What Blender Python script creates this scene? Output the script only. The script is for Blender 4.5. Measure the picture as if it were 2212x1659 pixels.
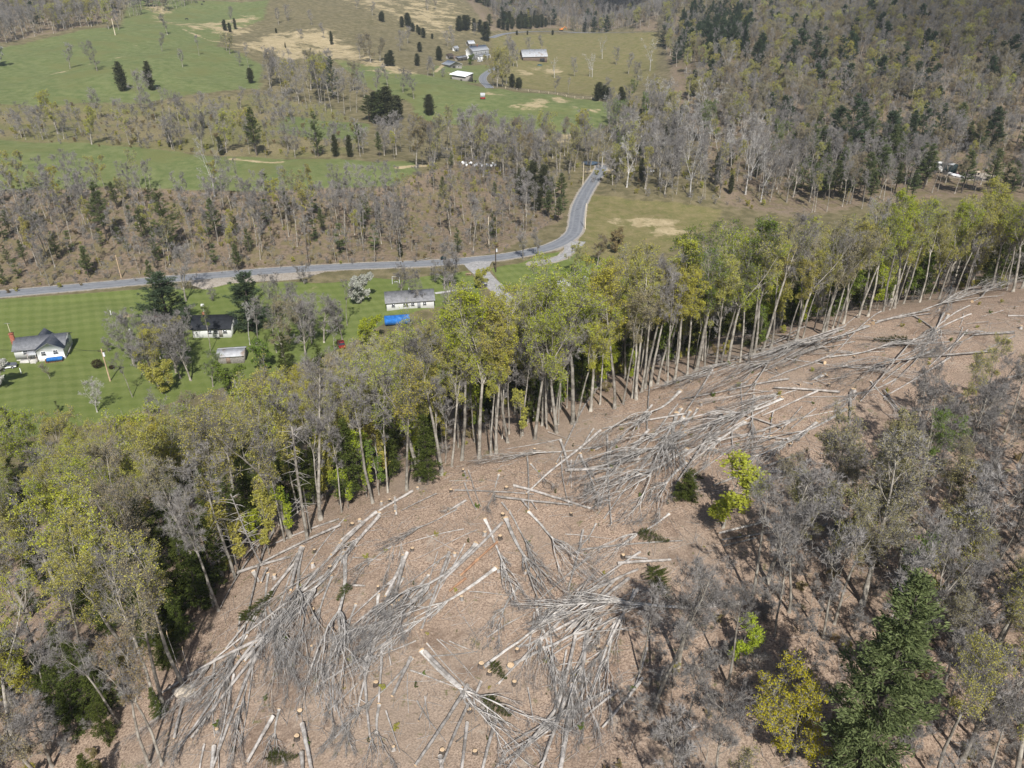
import bpy, math, random
import numpy as np
from mathutils import Vector, Matrix
random.seed(11)
rng = np.random.default_rng(11)
S = bpy.context.scene
for _o in list(bpy.data.objects):
    bpy.data.objects.remove(_o)
COL = S.collection

# ------------------------------------------------------------------ camera
CZ, PITCH, FOC = 90.0, math.radians(29.0), 0.76
cd = bpy.data.cameras.new("camera")
cam = bpy.data.objects.new("camera", cd)
COL.objects.link(cam)
cd.sensor_width, cd.lens = 36.0, 36.0 * FOC
cd.clip_start, cd.clip_end = 0.5, 12000.0
cam.location = (0, 0, CZ)
cam.rotation_euler = (math.pi / 2 - PITCH, 0, 0)
S.camera = cam

# ------------------------------------------------------------------ sky, sun, exposure
SUN_EL = math.radians(47.0)
SUN_H = Vector((-0.13, 1.0, 0)).normalized()            # the way the sunlight travels over the ground
W = bpy.data.worlds.new("World")
S.world = W
W.use_nodes = True
wn, wl = W.node_tree.nodes, W.node_tree.links
sky = wn.new("ShaderNodeTexSky")
sky.sky_type = 'NISHITA'
sky.sun_disc = False
sky.sun_elevation = SUN_EL
sky.sun_rotation = math.atan2(-SUN_H.x, -SUN_H.y)
sky.air_density, sky.dust_density, sky.ozone_density = 1.0, 1.2, 1.0
wl.new(sky.outputs[0], wn["Background"].inputs[0])
wn["Background"].inputs[1].default_value = 0.068
ld = bpy.data.lights.new("sun", 'SUN')
ld.energy, ld.angle, ld.color = 4.3, math.radians(0.55), (1.0, 0.97, 0.925)
sun = bpy.data.objects.new("sun", ld)
COL.objects.link(sun)
_d = Vector((SUN_H.x * math.cos(SUN_EL), SUN_H.y * math.cos(SUN_EL), -math.sin(SUN_EL)))
sun.rotation_euler = _d.to_track_quat('-Z', 'Y').to_euler()
sun.location = (0, 0, 300)
S.view_settings.view_transform = 'Standard'
S.view_settings.look = 'None'
S.view_settings.exposure = 0.5
S.view_settings.gamma = 1.0
S.render.engine = 'CYCLES'
S.cycles.max_bounces = 5
S.cycles.diffuse_bounces = 3
S.cycles.transmission_bounces = 3
S.cycles.transparent_max_bounces = 4

# ------------------------------------------------------------------ terrain height
CP, SP = math.cos(PITCH), math.sin(PITCH)
K = 1024.0 / 2212.0                                      # the notes below read the photo at 2212 x 1659


def ray(U, V):
    r = (U * K - 512) / (FOC * 1024)
    t = (384 - V * K) / (FOC * 1024)
    return r, CP + t * SP, -SP + t * CP


def at_y(U, V, Y):
    r, fy, fz = ray(U, V)
    s = Y / fy
    return (r * s, Y, CZ + fz * s)


def at_z(U, V, z):
    r, fy, fz = ray(U, V)
    s = (z - CZ) / fz
    return (r * s, fy * s, z)


def to_px(x, y, z):
    d = y * CP - (z - CZ) * SP
    u = y * SP + (z - CZ) * CP
    return ((x / d * FOC * 1024 + 512) / K, (384 - u / d * FOC * 1024) / K)


CTRL = []
for U, V, z in [
    (1106, 1659, 34), (1600, 1659, 35), (2212, 1659, 36), (2212, 1200, 37), (2212, 900, 37), (600, 1659, 33),
    (370, 1659, 31), (515, 1250, 31.5), (760, 1095, 33), (1030, 985, 33.6), (1240, 910, 34.3), (1520, 795, 35),
    (1900, 680, 35.6), (2212, 632, 36.3), (1106, 1300, 34.6), (1600, 1250, 35.5), (1700, 950, 35.6), (2000, 800, 36),
    (85, 760, 0), (250, 900, 0.5), (0, 880, 1), (0, 700, 0), (400, 720, 0), (600, 700, 0), (900, 640, 0), (0, 636, 0.6), (300, 612, 0.6),
    (600, 588, 0.7), (1000, 566, 0.8), (1180, 540, 0.8), (1240, 480, 0.4), (1290, 380, -0.5), (1150, 590, 0),
    (1400, 470, 0), (1600, 440, 0.3), (1060, 450, 1.4)]:
    CTRL.append(at_z(U, V, z))
for U, V, Y in [
    (0, 430, 285), (300, 440, 283), (600, 440, 285), (0, 312, 345), (300, 325, 340), (600, 350, 332), (860, 372, 322), (870, 460, 290), (200, 262, 420), (600, 262, 430),
    (300, 172, 520), (100, 100, 640), (600, 100, 680), (400, 20, 880), (0, 62, 700), (900, 130, 680), (750, 122, 680),
    (850, 42, 880), (1050, 42, 960), (1000, 5, 1050), (985, 142, 690), (985, 172, 606), (1050, 182, 588), (1040, 190, 556),
    (1250, 206, 560), (1045, 212, 518), (1150, 226, 500), (1300, 252, 470), (1000, 252, 476), (1200, 302, 428), (900, 240, 480),
    (1250, 100, 870), (1150, 126, 770), (1300, 68, 1030), (1400, 130, 740), (1300, 180, 640), (1300, 10, 1170),
    (1500, 400, 330), (1500, 250, 465), (1500, 130, 630), (2060, 372, 348), (2100, 300, 385), (2212, 200, 440),
    (2212, 0, 690), (1800, 100, 575), (1800, 0, 790), (1500, 0, 950), (1900, 250, 425)]:
    CTRL.append(at_y(U, V, Y))
CTRL += [(-60, 70, 17), (-60, 40, 21), (-95, 105, 5), (-50, 100, 13), (0, 140, 11), (50, 170, 9), (100, 205, 10), (150, 240, 8),
         (-40, 130, 5), (-105, 60, 9), (-34, 18, 28), (0, 8, 34), (40, 8, 36), (100, 60, 38), (140, 140, 36), (165, 100, 40),
         (0, -60, 34), (-120, -60, 12), (140, -60, 42), (-520, 980, 62), (300, 1450, 105), (-200, 1450, 75), (700, 1300, 120),
         (-800, 600, 45), (-500, 300, 22), (-420, 150, 0), (520, 420, 50), (420, 250, 24), (700, 700, 80), (-700, 1450, 90), (330, 120, 44)]
CTRL = np.array(CTRL)


def _tps(P):
    xy = P[:, :2] / 100.0
    n = len(P)
    r2 = ((xy[:, None] - xy[None]) ** 2).sum(-1)
    A = np.zeros((n + 3, n + 3))
    A[:n, :n] = 0.5 * r2 * np.log(r2 + 1e-9) + np.eye(n) * 0.004
    A[:n, n] = 1
    A[:n, n + 1:] = xy
    A[n:, :n] = A[:n, n:].T
    b = np.zeros(n + 3)
    b[:n] = P[:, 2]
    return np.linalg.solve(A, b), xy


_w, _xy = _tps(CTRL)
GX0, GY0, GS = -1400.0, -120.0, 2.5
GNX, GNY = 1161, 761


def _eval(x, y):
    q = np.stack([x, y], -1) / 100.0
    out = _w[-3] + q @ _w[-2:]
    for i in range(len(_xy)):
        r2 = (q[..., 0] - _xy[i, 0]) ** 2 + (q[..., 1] - _xy[i, 1]) ** 2
        out += _w[i] * 0.5 * r2 * np.log(r2 + 1e-9)
    return out


_gx, _gy = np.meshgrid(GX0 + GS * np.arange(GNX), GY0 + GS * np.arange(GNY))
GZ = np.clip(_eval(_gx, _gy), -4.0, 160.0)


def HV(x, y):
    fx = np.clip((np.asarray(x, float) - GX0) / GS, 0, GNX - 1.001)
    fy = np.clip((np.asarray(y, float) - GY0) / GS, 0, GNY - 1.001)
    i, j = fx.astype(int), fy.astype(int)
    a, b = fx - i, fy - j
    return (GZ[j, i] * (1 - a) + GZ[j, i + 1] * a) * (1 - b) + (GZ[j + 1, i] * (1 - a) + GZ[j + 1, i + 1] * a) * b


def H(x, y):
    return float(HV(x, y))


def pix(U, V):
    """the first ground point that the photo's pixel (read at 2212 x 1659) looks at"""
    r, fy, fz = ray(U, V)
    s = np.arange(20, 1900, 0.5)
    x, y, z = r * s, fy * s, CZ + fz * s
    below = z < HV(x, y)
    k = int(np.argmax(below)) if below.any() else len(s) - 1
    lo, hi = s[max(k - 1, 0)], s[k]
    for _ in range(8):
        m = (lo + hi) / 2
        if CZ + fz * m < H(r * m, fy * m):
            hi = m
        else:
            lo = m
    return np.array((r * hi, fy * hi, H(r * hi, fy * hi)))


def seen(x, y, z):
    """whether a straight line from the camera to this point clears the bare ground"""
    t = np.linspace(0.05, 0.97, 60)
    return bool(np.all(CZ + (z - CZ) * t > HV(x * t, y * t) - 0.5))


R1 = lambda x, y: (x * .33333, y * .33333)
R2 = lambda x, y: (737.4 + x * .33333, y * .33333)
R3 = lambda x, y: (1474.8 + x * .33333, y * .33333)
R4 = lambda x, y: (x * .33333, 553 + y * .33333)
R5 = lambda x, y: (737.4 + x * .33333, 553 + y * .33333)
R6 = lambda x, y: (1474.8 + x * .33333, 553 + y * .33333)
R7 = lambda x, y: (x * .33333, 1106 + y * .33333)
R8 = lambda x, y: (737.4 + x * .33333, 1106 + y * .33333)
R9 = lambda x, y: (1474.8 + x * .33333, 1106 + y * .33333)

# ------------------------------------------------------------------ object helpers
THINGS = []


def tag(o, label=None, cat=None, group=None, kind=None):
    if label: o["label"] = label
    if cat: o["category"] = cat
    if group: o["group"] = group
    if kind: o["kind"] = kind
    return o


class MB:
    def __init__(self):
        self.v, self.f, self.n = [], [], 0

    def add(self, verts, faces, mat=0):
        verts = np.asarray(verts, float).reshape(-1, 3)
        faces = np.asarray(faces, int)
        self.v.append(verts)
        self.f.append((faces + self.n, mat))
        self.n += len(verts)
        return self

    def box(self, x0, y0, z0, x1, y1, z1, mat=0):
        v = [(x, y, z) for z in (z0, z1) for x, y in ((x0, y0), (x1, y0), (x1, y1), (x0, y1))]
        return self.add(v, [(3, 2, 1, 0), (4, 5, 6, 7), (0, 1, 5, 4), (1, 2, 6, 5), (2, 3, 7, 6), (3, 0, 4, 7)], mat)

    def prism(self, poly, axis, a, b, mat=0):
        """a polygon of (u, w) pairs swept along an axis ('x': u is y; 'y': u is x) from a to b"""
        n = len(poly)
        P = lambda s: [((s, u, w) if axis == 'x' else (u, s, w)) for u, w in poly]
        v = np.array(P(a) + P(b), float)
        self.add(v, [(i, (i + 1) % n, n + (i + 1) % n, n + i) for i in range(n)], mat)
        for base in (0, n):
            for i in range(1, n - 1):
                self.f.append((np.array([[base, base + i, base + i + 1]]) + self.n - 2 * n, mat))
        return self

    def tube(self, pts, rad, sides=6, mat=0, cap=True):
        pts = np.asarray(pts, float)
        n = len(pts)
        rad = np.broadcast_to(np.asarray(rad, float), (n,))
        t = np.gradient(pts, axis=0)
        t /= np.linalg.norm(t, axis=1)[:, None] + 1e-9
        ref = np.array((0.0, 0.0, 1.0)) if abs(t[0, 2]) < 0.85 else np.array((1.0, 0.0, 0.0))
        u = np.cross(t, ref)
        u /= np.linalg.norm(u, axis=1)[:, None] + 1e-9
        w = np.cross(t, u)
        a = np.arange(sides) * 2 * math.pi / sides
        ring = pts[:, None] + rad[:, None, None] * (np.cos(a)[None, :, None] * u[:, None] + np.sin(a)[None, :, None] * w[:, None])
        i = np.arange(sides)
        j = (i + 1) % sides
        F = [np.stack([k * sides + i, k * sides + j, (k + 1) * sides + j, (k + 1) * sides + i], 1) for k in range(n - 1)]
        self.add(ring.reshape(-1, 3), np.concatenate(F), mat)
        if cap:
            b = self.n - n * sides
            for st in (0, (n - 1) * sides):
                self.f.append((np.array([[st, st + q, st + q + 1] for q in range(1, sides - 1)]) + b, mat))
        return self

    def ell(self, c, r, nu=10, nv=7, mat=0, jit=0.0):
        v, f = [], []
        for j in range(nv + 1):
            th = math.pi * j / nv
            for i in range(nu):
                ph = 2 * math.pi * i / nu
                k = 1 + (random.uniform(-jit, jit) if jit else 0)
                v.append((c[0] + k * r[0] * math.sin(th) * math.cos(ph), c[1] + k * r[1] * math.sin(th) * math.sin(ph), c[2] + k * r[2] * math.cos(th)))
        for j in range(nv):
            for i in range(nu):
                f.append((j * nu + i, (j + 1) * nu + i, (j + 1) * nu + (i + 1) % nu, j * nu + (i + 1) % nu))
        return self.add(v, f, mat)

    def mesh(self, name, mats, smooth=False):
        me = bpy.data.meshes.new(name)
        V = np.concatenate(self.v) if self.v else np.zeros((0, 3))
        idx, start, mi, c = [], [], [], 0
        for F, m in self.f:
            k = F.shape[1]
            idx.append(F.ravel())
            start.append(c + k * np.arange(len(F)))
            mi.append(np.full(len(F), m))
            c += k * len(F)
        me.vertices.add(len(V))
        me.vertices.foreach_set("co", V.astype(np.float32).ravel())
        me.loops.add(c)
        me.polygons.add(sum(len(s) for s in start))
        me.loops.foreach_set("vertex_index", np.concatenate(idx).astype(np.int32))
        me.polygons.foreach_set("loop_start", np.concatenate(start).astype(np.int32))
        for m in (mats if isinstance(mats, (list, tuple)) else [mats]):
            me.materials.append(m)
        me.polygons.foreach_set("material_index", np.concatenate(mi).astype(np.int32))
        me.update(calc_edges=True)
        if smooth:
            me.polygons.foreach_set("use_smooth", np.ones(len(me.polygons), bool))
        me.validate()
        return me

    def build(self, name, mats, parent=None, smooth=False):
        return link(name, self.mesh(name, mats, smooth), parent)


def link(name, data, parent=None):
    o = bpy.data.objects.new(name, data)
    COL.objects.link(o)
    if parent: o.parent = parent
    return o


def empty(name, loc=(0, 0, 0), rz=0.0, sc=1.0):
    o = link(name, None)
    o.empty_display_size = 0.5
    o.location = loc
    o.rotation_euler = (0, 0, rz)
    o.scale = (sc, sc, sc)
    return o


# ------------------------------------------------------------------ materials
def new_mat(name):
    m = bpy.data.materials.new(name)
    m.use_nodes = True
    n = m.node_tree
    for x in list(n.nodes): n.nodes.remove(x)
    out = n.nodes.new("ShaderNodeOutputMaterial")
    return m, n, out


class NT:
    """short hand for wiring shader nodes"""
    def __init__(self, tree): self.t = tree

    def n(self, typ, **kw):
        x = self.t.nodes.new("ShaderNode" + typ)
        for k, v in kw.items(): setattr(x, k, v)
        return x

    def put(self, sock, v):
        if hasattr(v, "is_output"): self.t.links.new(v, sock)
        else: sock.default_value = v

    def math(self, op, a, b=0.0, c=None, clamp=False):
        x = self.n("Math", operation=op, use_clamp=clamp)
        self.put(x.inputs[0], a); self.put(x.inputs[1], b)
        if c is not None: self.put(x.inputs[2], c)
        return x.outputs[0]

    def noise(self, vec, scale, detail=3.0, rough=0.55, out=0, dist=0.0):
        x = self.n("TexNoise")
        self.put(x.inputs["Vector"], vec)
        x.inputs["Scale"].default_value = scale
        x.inputs["Detail"].default_value = detail
        x.inputs["Roughness"].default_value = rough
        x.inputs["Distortion"].default_value = dist
        return x.outputs[out]

    def ramp(self, v, lo, hi):
        x = self.n("MapRange", interpolation_type='SMOOTHSTEP')
        self.put(x.inputs[0], v)
        x.inputs[1].default_value, x.inputs[2].default_value = lo, hi
        return x.outputs[0]

    def mix(self, f, a, b, mode='MIX'):
        x = self.n("Mix", data_type='RGBA', blend_type=mode)
        self.put(x.inputs[0], f); self.put(x.inputs[6], a); self.put(x.inputs[7], b)
        return x.outputs[2]

    def attr(self, name, out="Color"):
        return self.n("Attribute", attribute_name=name).outputs[out]


def c4(c): return (*c, 1.0)


def surf(name, col, rough=0.85, var=0.25, scale=3.0, spec=0.3, metal=0.0, dirt=None, fine=None):
    """a plain surface with its own wear: noise in colour and roughness"""
    m, t, out = new_mat(name)
    q = NT(t)
    p = q.n("BsdfPrincipled")
    tc = q.n("TexCoord").outputs["Object"]
    nz = q.noise(tc, scale, 5.0, 0.6)
    lo = [max(0, c * (1 - var)) for c in col]
    hi = [min(1, c * (1 + var)) for c in col]
    colr = q.mix(q.ramp(nz, 0.3, 0.7), c4(lo), c4(hi))
    if dirt:
        colr = q.mix(q.ramp(q.noise(tc, scale * 0.35, 6.0, 0.65), 0.5, 0.68), colr, c4(dirt))
    if fine:
        colr = q.mix(q.math('MULTIPLY', q.ramp(q.noise(tc, fine, 2.0), 0.45, 0.62), 0.5), colr, c4([c * .55 for c in col]))
    q.put(p.inputs["Base Color"], colr)
    p.inputs["Roughness"].default_value = rough
    p.inputs["Specular IOR Level"].default_value = spec
    p.inputs["Metallic"].default_value = metal
    t.links.new(p.outputs[0], out.inputs[0])
    return m


def bark(name, col, col2, scale=1.2):
    m, t, out = new_mat(name)
    q = NT(t)
    pos = q.n("NewGeometry").outputs["Position"]
    rnd = q.n("ObjectInfo").outputs["Random"]
    nz = q.noise(pos, scale, 4.0, 0.7)
    c = q.mix(q.ramp(nz, 0.36, 0.62), c4(col2), c4(col))
    v = q.math('MULTIPLY_ADD', rnd, 0.5, 0.72)
    hsv = q.n("HueSaturation")
    q.put(hsv.inputs["Color"], c)
    q.put(hsv.inputs["Value"], v)
    d = q.n("BsdfDiffuse")
    t.links.new(hsv.outputs[0], d.inputs[0])
    t.links.new(d.outputs[0], out.inputs[0])
    return m


def leafy(name, col, col2, trans=0.3, spread=0.35):
    m, t, out = new_mat(name)
    q = NT(t)
    isl = q.n("NewGeometry").outputs["Random Per Island"]
    rnd = q.n("ObjectInfo").outputs["Random"]
    f = q.math('MULTIPLY_ADD', isl, 0.6, q.math('MULTIPLY', rnd, 0.4))
    c = q.mix(f, c4(col), c4(col2))
    hsv = q.n("HueSaturation")
    q.put(hsv.inputs["Color"], c)
    q.put(hsv.inputs["Value"], q.math('MULTIPLY_ADD', isl, spread * 2, 1.0 - spread))
    q.put(hsv.inputs["Hue"], q.math('MULTIPLY_ADD', rnd, 0.03, 0.485))
    d, tr = q.n("BsdfDiffuse"), q.n("BsdfTranslucent")
    mx = q.n("MixShader")
    mx.inputs[0].default_value = trans
    t.links.new(hsv.outputs[0], d.inputs[0]); t.links.new(hsv.outputs[0], tr.inputs[0])
    t.links.new(d.outputs[0], mx.inputs[1]); t.links.new(tr.outputs[0], mx.inputs[2])
    t.links.new(mx.outputs[0], out.inputs[0])
    return m


M = {}
M['bark'] = bark('grey_bark', (0.36, 0.33, 0.28), (0.17, 0.15, 0.125))
M['bark_white'] = bark('pale_sycamore_bark', (0.50, 0.48, 0.45), (0.26, 0.245, 0.22))
M['bark_dark'] = bark('dark_bark', (0.12, 0.10, 0.085), (0.06, 0.05, 0.042))
M['bark_log'] = bark('felled_bark', (0.42, 0.39, 0.36), (0.21, 0.19, 0.17), 1.6)
M['bark_limb'] = bark('felled_limb', (0.49, 0.46, 0.425), (0.26, 0.24, 0.215), 1.6)
M['twig_dark'] = bark('dark_slash_twig', (0.17, 0.16, 0.155), (0.10, 0.095, 0.09))
M['bark_red'] = bark('debarked_wood', (0.42, 0.25, 0.15), (0.28, 0.16, 0.10), 1.5)
M['twig'] = bark('grey_twig', (0.285, 0.268, 0.252), (0.175, 0.162, 0.152))
M['twig_grey'] = bark('slash_twig', (0.36, 0.34, 0.32), (0.20, 0.19, 0.18))
M['cut'] = surf('cut_wood', (0.58, 0.42, 0.26), 0.8, 0.25, 9.0)
M['gold'] = leafy('golden_buds', (0.55, 0.51, 0.080), (0.45, 0.46, 0.070), .48)
M['lime'] = leafy('lime_buds', (0.33, 0.41, 0.04), (0.43, 0.46, 0.05), .45)
M['olive'] = leafy('olive_buds', (0.43, 0.42, 0.090), (0.51, 0.47, 0.12), .48)
M['tan'] = leafy('tan_buds', (0.39, 0.34, 0.19), (0.31, 0.265, 0.145), .4)
M['rust'] = leafy('rusty_buds', (0.33, 0.255, 0.125), (0.28, 0.22, 0.105), .4)
M['green'] = leafy('fresh_green_leaves', (0.14, 0.205, 0.035), (0.20, 0.26, 0.05), .42)
M['yellow'] = leafy('yellow_leaves', (0.52, 0.44, 0.030), (0.40, 0.37, 0.030), .4, .25)
M['dull'] = leafy('dull_olive_buds', (0.30, 0.285, 0.115), (0.36, 0.32, 0.15), .4)
M['cream'] = leafy('cream_leaves', (0.34, 0.31, 0.17), (0.25, 0.23, 0.12))
M['blossom'] = leafy('white_blossom', (0.62, 0.60, 0.58), (0.32, 0.34, 0.25))
M['pine'] = leafy('pine_needles', (0.085, 0.115, 0.042), (0.155, 0.175, 0.075), 0.22)
M['pine_blue'] = leafy('blue_pine_needles', (0.042, 0.066, 0.036), (0.080, 0.104, 0.055), 0.15)
M['hemlock'] = leafy('hemlock_needles', (0.034, 0.050, 0.012), (0.085, 0.098, 0.024), 0.15)
M['cedar'] = leafy('cedar_scales', (0.055, 0.066, 0.032), (0.090, 0.088, 0.046), 0.15)

# ------------------------------------------------------------------ ground: one sheet, its kinds of cover as vertex masks
def world_poly(pts):
    out = []
    for (a, b), (c, d) in zip(pts, pts[1:] + pts[:1]):
        n = max(1, int(math.hypot(c - a, d - b) / 40))
        for i in range(n):
            out.append(pix(a + (c - a) * i / n, b + (d - b) * i / n)[:2])
    return np.array(out)


def world_line(pts):
    return np.array([pix(*p) for p in pts])


def smooth_line(P, step):
    P = np.asarray(P, float)
    for _ in range(3):                                   # corner cutting
        Q = [P[0]]
        for a, b in zip(P[:-1], P[1:]):
            Q += [a * .75 + b * .25, a * .25 + b * .75]
        Q.append(P[-1])
        P = np.array(Q)
    d = np.r_[0, np.cumsum(np.linalg.norm(np.diff(P[:, :2], axis=0), axis=1))]
    s = np.arange(0, d[-1], step)
    return np.stack([np.interp(s, d, P[:, i]) for i in range(P.shape[1])], 1)


def seg_dist(x, y, A, B):
    d = B - A
    L = max(float(d @ d), 1e-9)
    t = np.clip(((x - A[0]) * d[0] + (y - A[1]) * d[1]) / L, 0, 1)
    return np.hypot(x - A[0] - t * d[0], y - A[1] - t * d[1])


def poly_mask(x, y, P, soft):
    inside = np.zeros(len(x), bool)
    dist = np.full(len(x), 1e9)
    for A, B in zip(P, np.roll(P, -1, 0)):
        cond = (A[1] > y) != (B[1] > y)
        xi = A[0] + (y - A[1]) / (B[1] - A[1] + 1e-12) * (B[0] - A[0])
        inside ^= cond & (x < xi)
        dist = np.minimum(dist, seg_dist(x, y, A, B))
    return np.clip(0.5 + np.where(inside, dist, -dist) / (2 * soft), 0, 1)


def inside_poly(x, y, P):
    return poly_mask(np.atleast_1d(x), np.atleast_1d(y), P, 1e-6) > 0.5


def line_mask(x, y, P, half, soft):
    dist = np.full(len(x), 1e9)
    for A, B in zip(P[:-1, :2], P[1:, :2]):
        dist = np.minimum(dist, seg_dist(x, y, A, B))
    return np.clip(0.5 + (half - dist) / (2 * soft), 0, 1)


POLY = {}
POLY['lawn'] = world_poly([(-60, 652), (330, 625), (440, 624), (500, 614), (620, 610), (680, 613), (800, 600), (870, 604), (1010, 585), (1030, 605), (1040, 640),
                           (940, 665), (850, 690), (700, 770), (500, 830), (300, 890), (0, 960), (-60, 970)])
POLY['lawn2'] = world_poly([(1060, 580), (1110, 572), (1180, 548), (1225, 542), (1300, 560), (1200, 650), (1090, 630)])
POLY['shoulder'] = world_poly([(410, 601), (560, 590), (700, 583), (700, 590), (640, 606), (500, 613), (440, 624), (415, 618)])
POLY['crest'] = world_poly([(-40, 300), (250, 315), (500, 340), (700, 343), (900, 352), (905, 372), (850, 402), (700, 408), (500, 412), (250, 404), (-40, 412)])
POLY['hill'] = world_poly([(-40, 105), (90, 80), (200, 62), (262, 62), (280, 0), (580, 0), (570, 40), (480, 66), (470, 100), (520, 112), (566, 132), (562, 192), (430, 205), (330, 222),
                           (150, 225), (-40, 228)])
POLY['field'] = world_poly([(720, 130), (880, 157), (1000, 178), (1060, 191), (1200, 206), (1335, 224), (1330, 262), (1270, 292), (1180, 286), (1000, 272), (900, 262), (890, 225), (800, 190)])
POLY['strip'] = world_poly([(610, 252), (720, 262), (800, 268), (780, 302), (640, 296), (600, 280)])
POLY['farm'] = world_poly([(940, 142), (1060, 140), (1042, 178), (1000, 180), (930, 165)])
POLY['far_meadow'] = world_poly([(1060, 82), (1160, 74), (1420, 71), (1420, 150), (1360, 205), (1280, 205), (1100, 188), (1070, 140)])
POLY['meadow'] = world_poly([(1262, 418), (1400, 432), (1560, 452), (1520, 520), (1330, 580), (1236, 545), (1258, 480)])
POLY['dry_hill'] = world_poly([(520, 96), (560, 66), (700, 66), (780, 110), (905, 160), (860, 168), (740, 134), (600, 118)])
POLY['dry_far'] = world_poly([(590, 0), (740, 0), (860, 60), (960, 82), (1010, 70), (1100, 74), (1030, 40), (980, 0), (900, -30), (640, -30)])
POLY['dry_top'] = world_poly([(290, 6), (360, 12), (376, 28), (350, 46), (440, 50), (520, 30), (560, 34), (540, 64), (470, 72), (360, 60), (330, 30)])
POLY['bank'] = world_poly([(-40, 640), (-40, 415), (250, 408), (500, 416), (850, 405), (930, 372), (1010, 340), (1220, 400), (1215, 470), (1080, 545), (900, 566), (600, 582), (300, 606)])
POLY['brush_hill'] = world_poly([(-40, 228), (330, 226), (560, 205), (700, 220), (780, 268), (800, 320), (700, 342), (400, 330), (-40, 300)])
POLY['camp'] = world_poly([(2030, 378), (2070, 388), (2140, 392), (2170, 384), (2130, 374), (2070, 370)])
POLY['hill_floor'] = world_poly([(1450, 210), (1500, 300), (1560, 440), (1700, 470), (2000, 430), (2240, 430), (2240, -5), (1700, -5), (1430, 40), (1440, 120)])
POLY['head_floor'] = world_poly([(1060, 66), (1200, 60), (1420, 62), (1430, -8), (1000, -8)])
POLY['top_floor'] = world_poly([(-60, 98), (60, 78), (190, 58), (255, 48), (262, -8), (-60, -8)])
POLY['litter'] = np.array([(-140, -110), (-112, 60), (-85, 96), (-40, 126), (0, 150), (50, 178), (110, 215), (170, 250), (300, 200), (300, -110)])
ROAD = world_line([(-60, 641), (0, 635), (150, 622), (300, 608), (430, 597), (600, 584), (760, 575), (900, 570), (1000, 564), (1080, 556), (1140, 546), (1190, 534), (1225, 518), (1243, 500),
                   (1246, 470), (1250, 445), (1265, 415), (1285, 385), (1298, 366), (1300, 355)])
FARM_ROAD = world_line([(1058, 190), (1042, 176), (1043, 165), (1055, 155), (1068, 148), (1078, 140)])
FAR_ROAD = world_line([(1060, 82), (1085, 73), (1130, 69), (1180, 68.5), (1230, 70), (1300, 70.5), (1420, 68)])
DRIVE_A = world_line([(1030, 562), (1032, 578), (1046, 598), (1075, 625), (1100, 655)])
DRIVE_B = world_line([(1238, 522), (1236, 540), (1212, 557), (1182, 565), (1150, 570)])
DIRT = [(world_line([(905, 352), (928, 350), (930, 356), (905, 361), (860, 364)]), 1.6), (world_line([(940, 158), (950, 148), (960, 138), (972, 134)]), 1.8),
        (world_line([(0, 172), (130, 152), (190, 141), (350, 112)]), 1.0), (world_line([(395, 66), (480, 88), (580, 108)]), 1.8), (world_line([(960, 158), (1000, 160), (1012, 165)]), 1.5),
        (world_line([(500, 344), (560, 350), (610, 348)]), 1.2), (world_line([(1080, 190), (1200, 206), (1300, 218)]), 0.9), (world_line([(1268, 371), (1290, 369), (1312, 366)]), 2.5)]
PATCH = [(1148, 231, 30, 7), (1168, 218, 20, 7), (1208, 217, 12, 4), (1055, 201, 14, 2.5), (1285, 238, 14, 4), (1200, 298, 36, 9), (1120, 228, 14, 4), (1240, 232, 8, 3),
         (274, 683, 9, 2.5), (460, 610, 24, 3), (1390, 480, 50, 9), (1440, 500, 40, 6), (1130, 158, 16, 4), (1180, 152, 20, 6)]

# the road bed: the ground is levelled across it and sunk a little
ROAD_S = smooth_line(ROAD, 2.0)


def bed(path, half):
    """press the height grid down under a road so that no blade of ground stands through it"""
    P = smooth_line(path, 1.5)
    zz = np.convolve(np.pad(P[:, 2], 4, 'edge'), np.ones(9) / 9, 'valid')
    for (px, py, _z), z in zip(P, zz):
        i0, j0 = int((px - GX0) / GS), int((py - GY0) / GS)
        r = int(half / GS) + 3
        for j in range(j0 - r, j0 + r + 1):
            for i in range(i0 - r, i0 + r + 1):
                d = math.hypot(GX0 + GS * i - px, GY0 + GS * j - py)
                k = min(1, max(0, 1 - (d - half - GS) / 5.0))
                if k > BEDW[j, i]:
                    BEDW[j, i], BEDZ[j, i] = k, z


BEDW, BEDZ = np.zeros_like(GZ), np.zeros_like(GZ)
for _p, _h in ((ROAD, 3.4), (FARM_ROAD, 3.0), (FAR_ROAD, 4.0), (DRIVE_A, 3.0), (DRIVE_B, 2.2)):
    bed(_p, _h)
GZ[:] = GZ * (1 - BEDW) + (BEDZ - 0.05) * BEDW
# small swells of the ground itself, away from the roads
_q = np.stack([_gx, _gy], -1)
for wl_, am in ((37.0, 0.30), (19.0, 0.16)):
    for _ in range(5):
        a, ph = random.uniform(0, 6.28), random.uniform(0, 6.28)
        GZ += am * 0.45 * (1 - BEDW) * np.sin((_gx * math.cos(a) + _gy * math.sin(a)) * 6.28 / wl_ + ph)


# rolling folds of the pasture hills at the upper left
_fm = np.clip((_gy - 420) / 120, 0, 1) * np.clip((-40 - _gx) / 120, 0, 1) * (1 - BEDW)
GZ += 2.0 * _fm * (np.sin((_gx * .62 + _gy * .30) * 6.28 / 135 + 1.0) + .6 * np.sin((_gx * .9 - _gy * .25) * 6.28 / 88 + 2.2))


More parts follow.
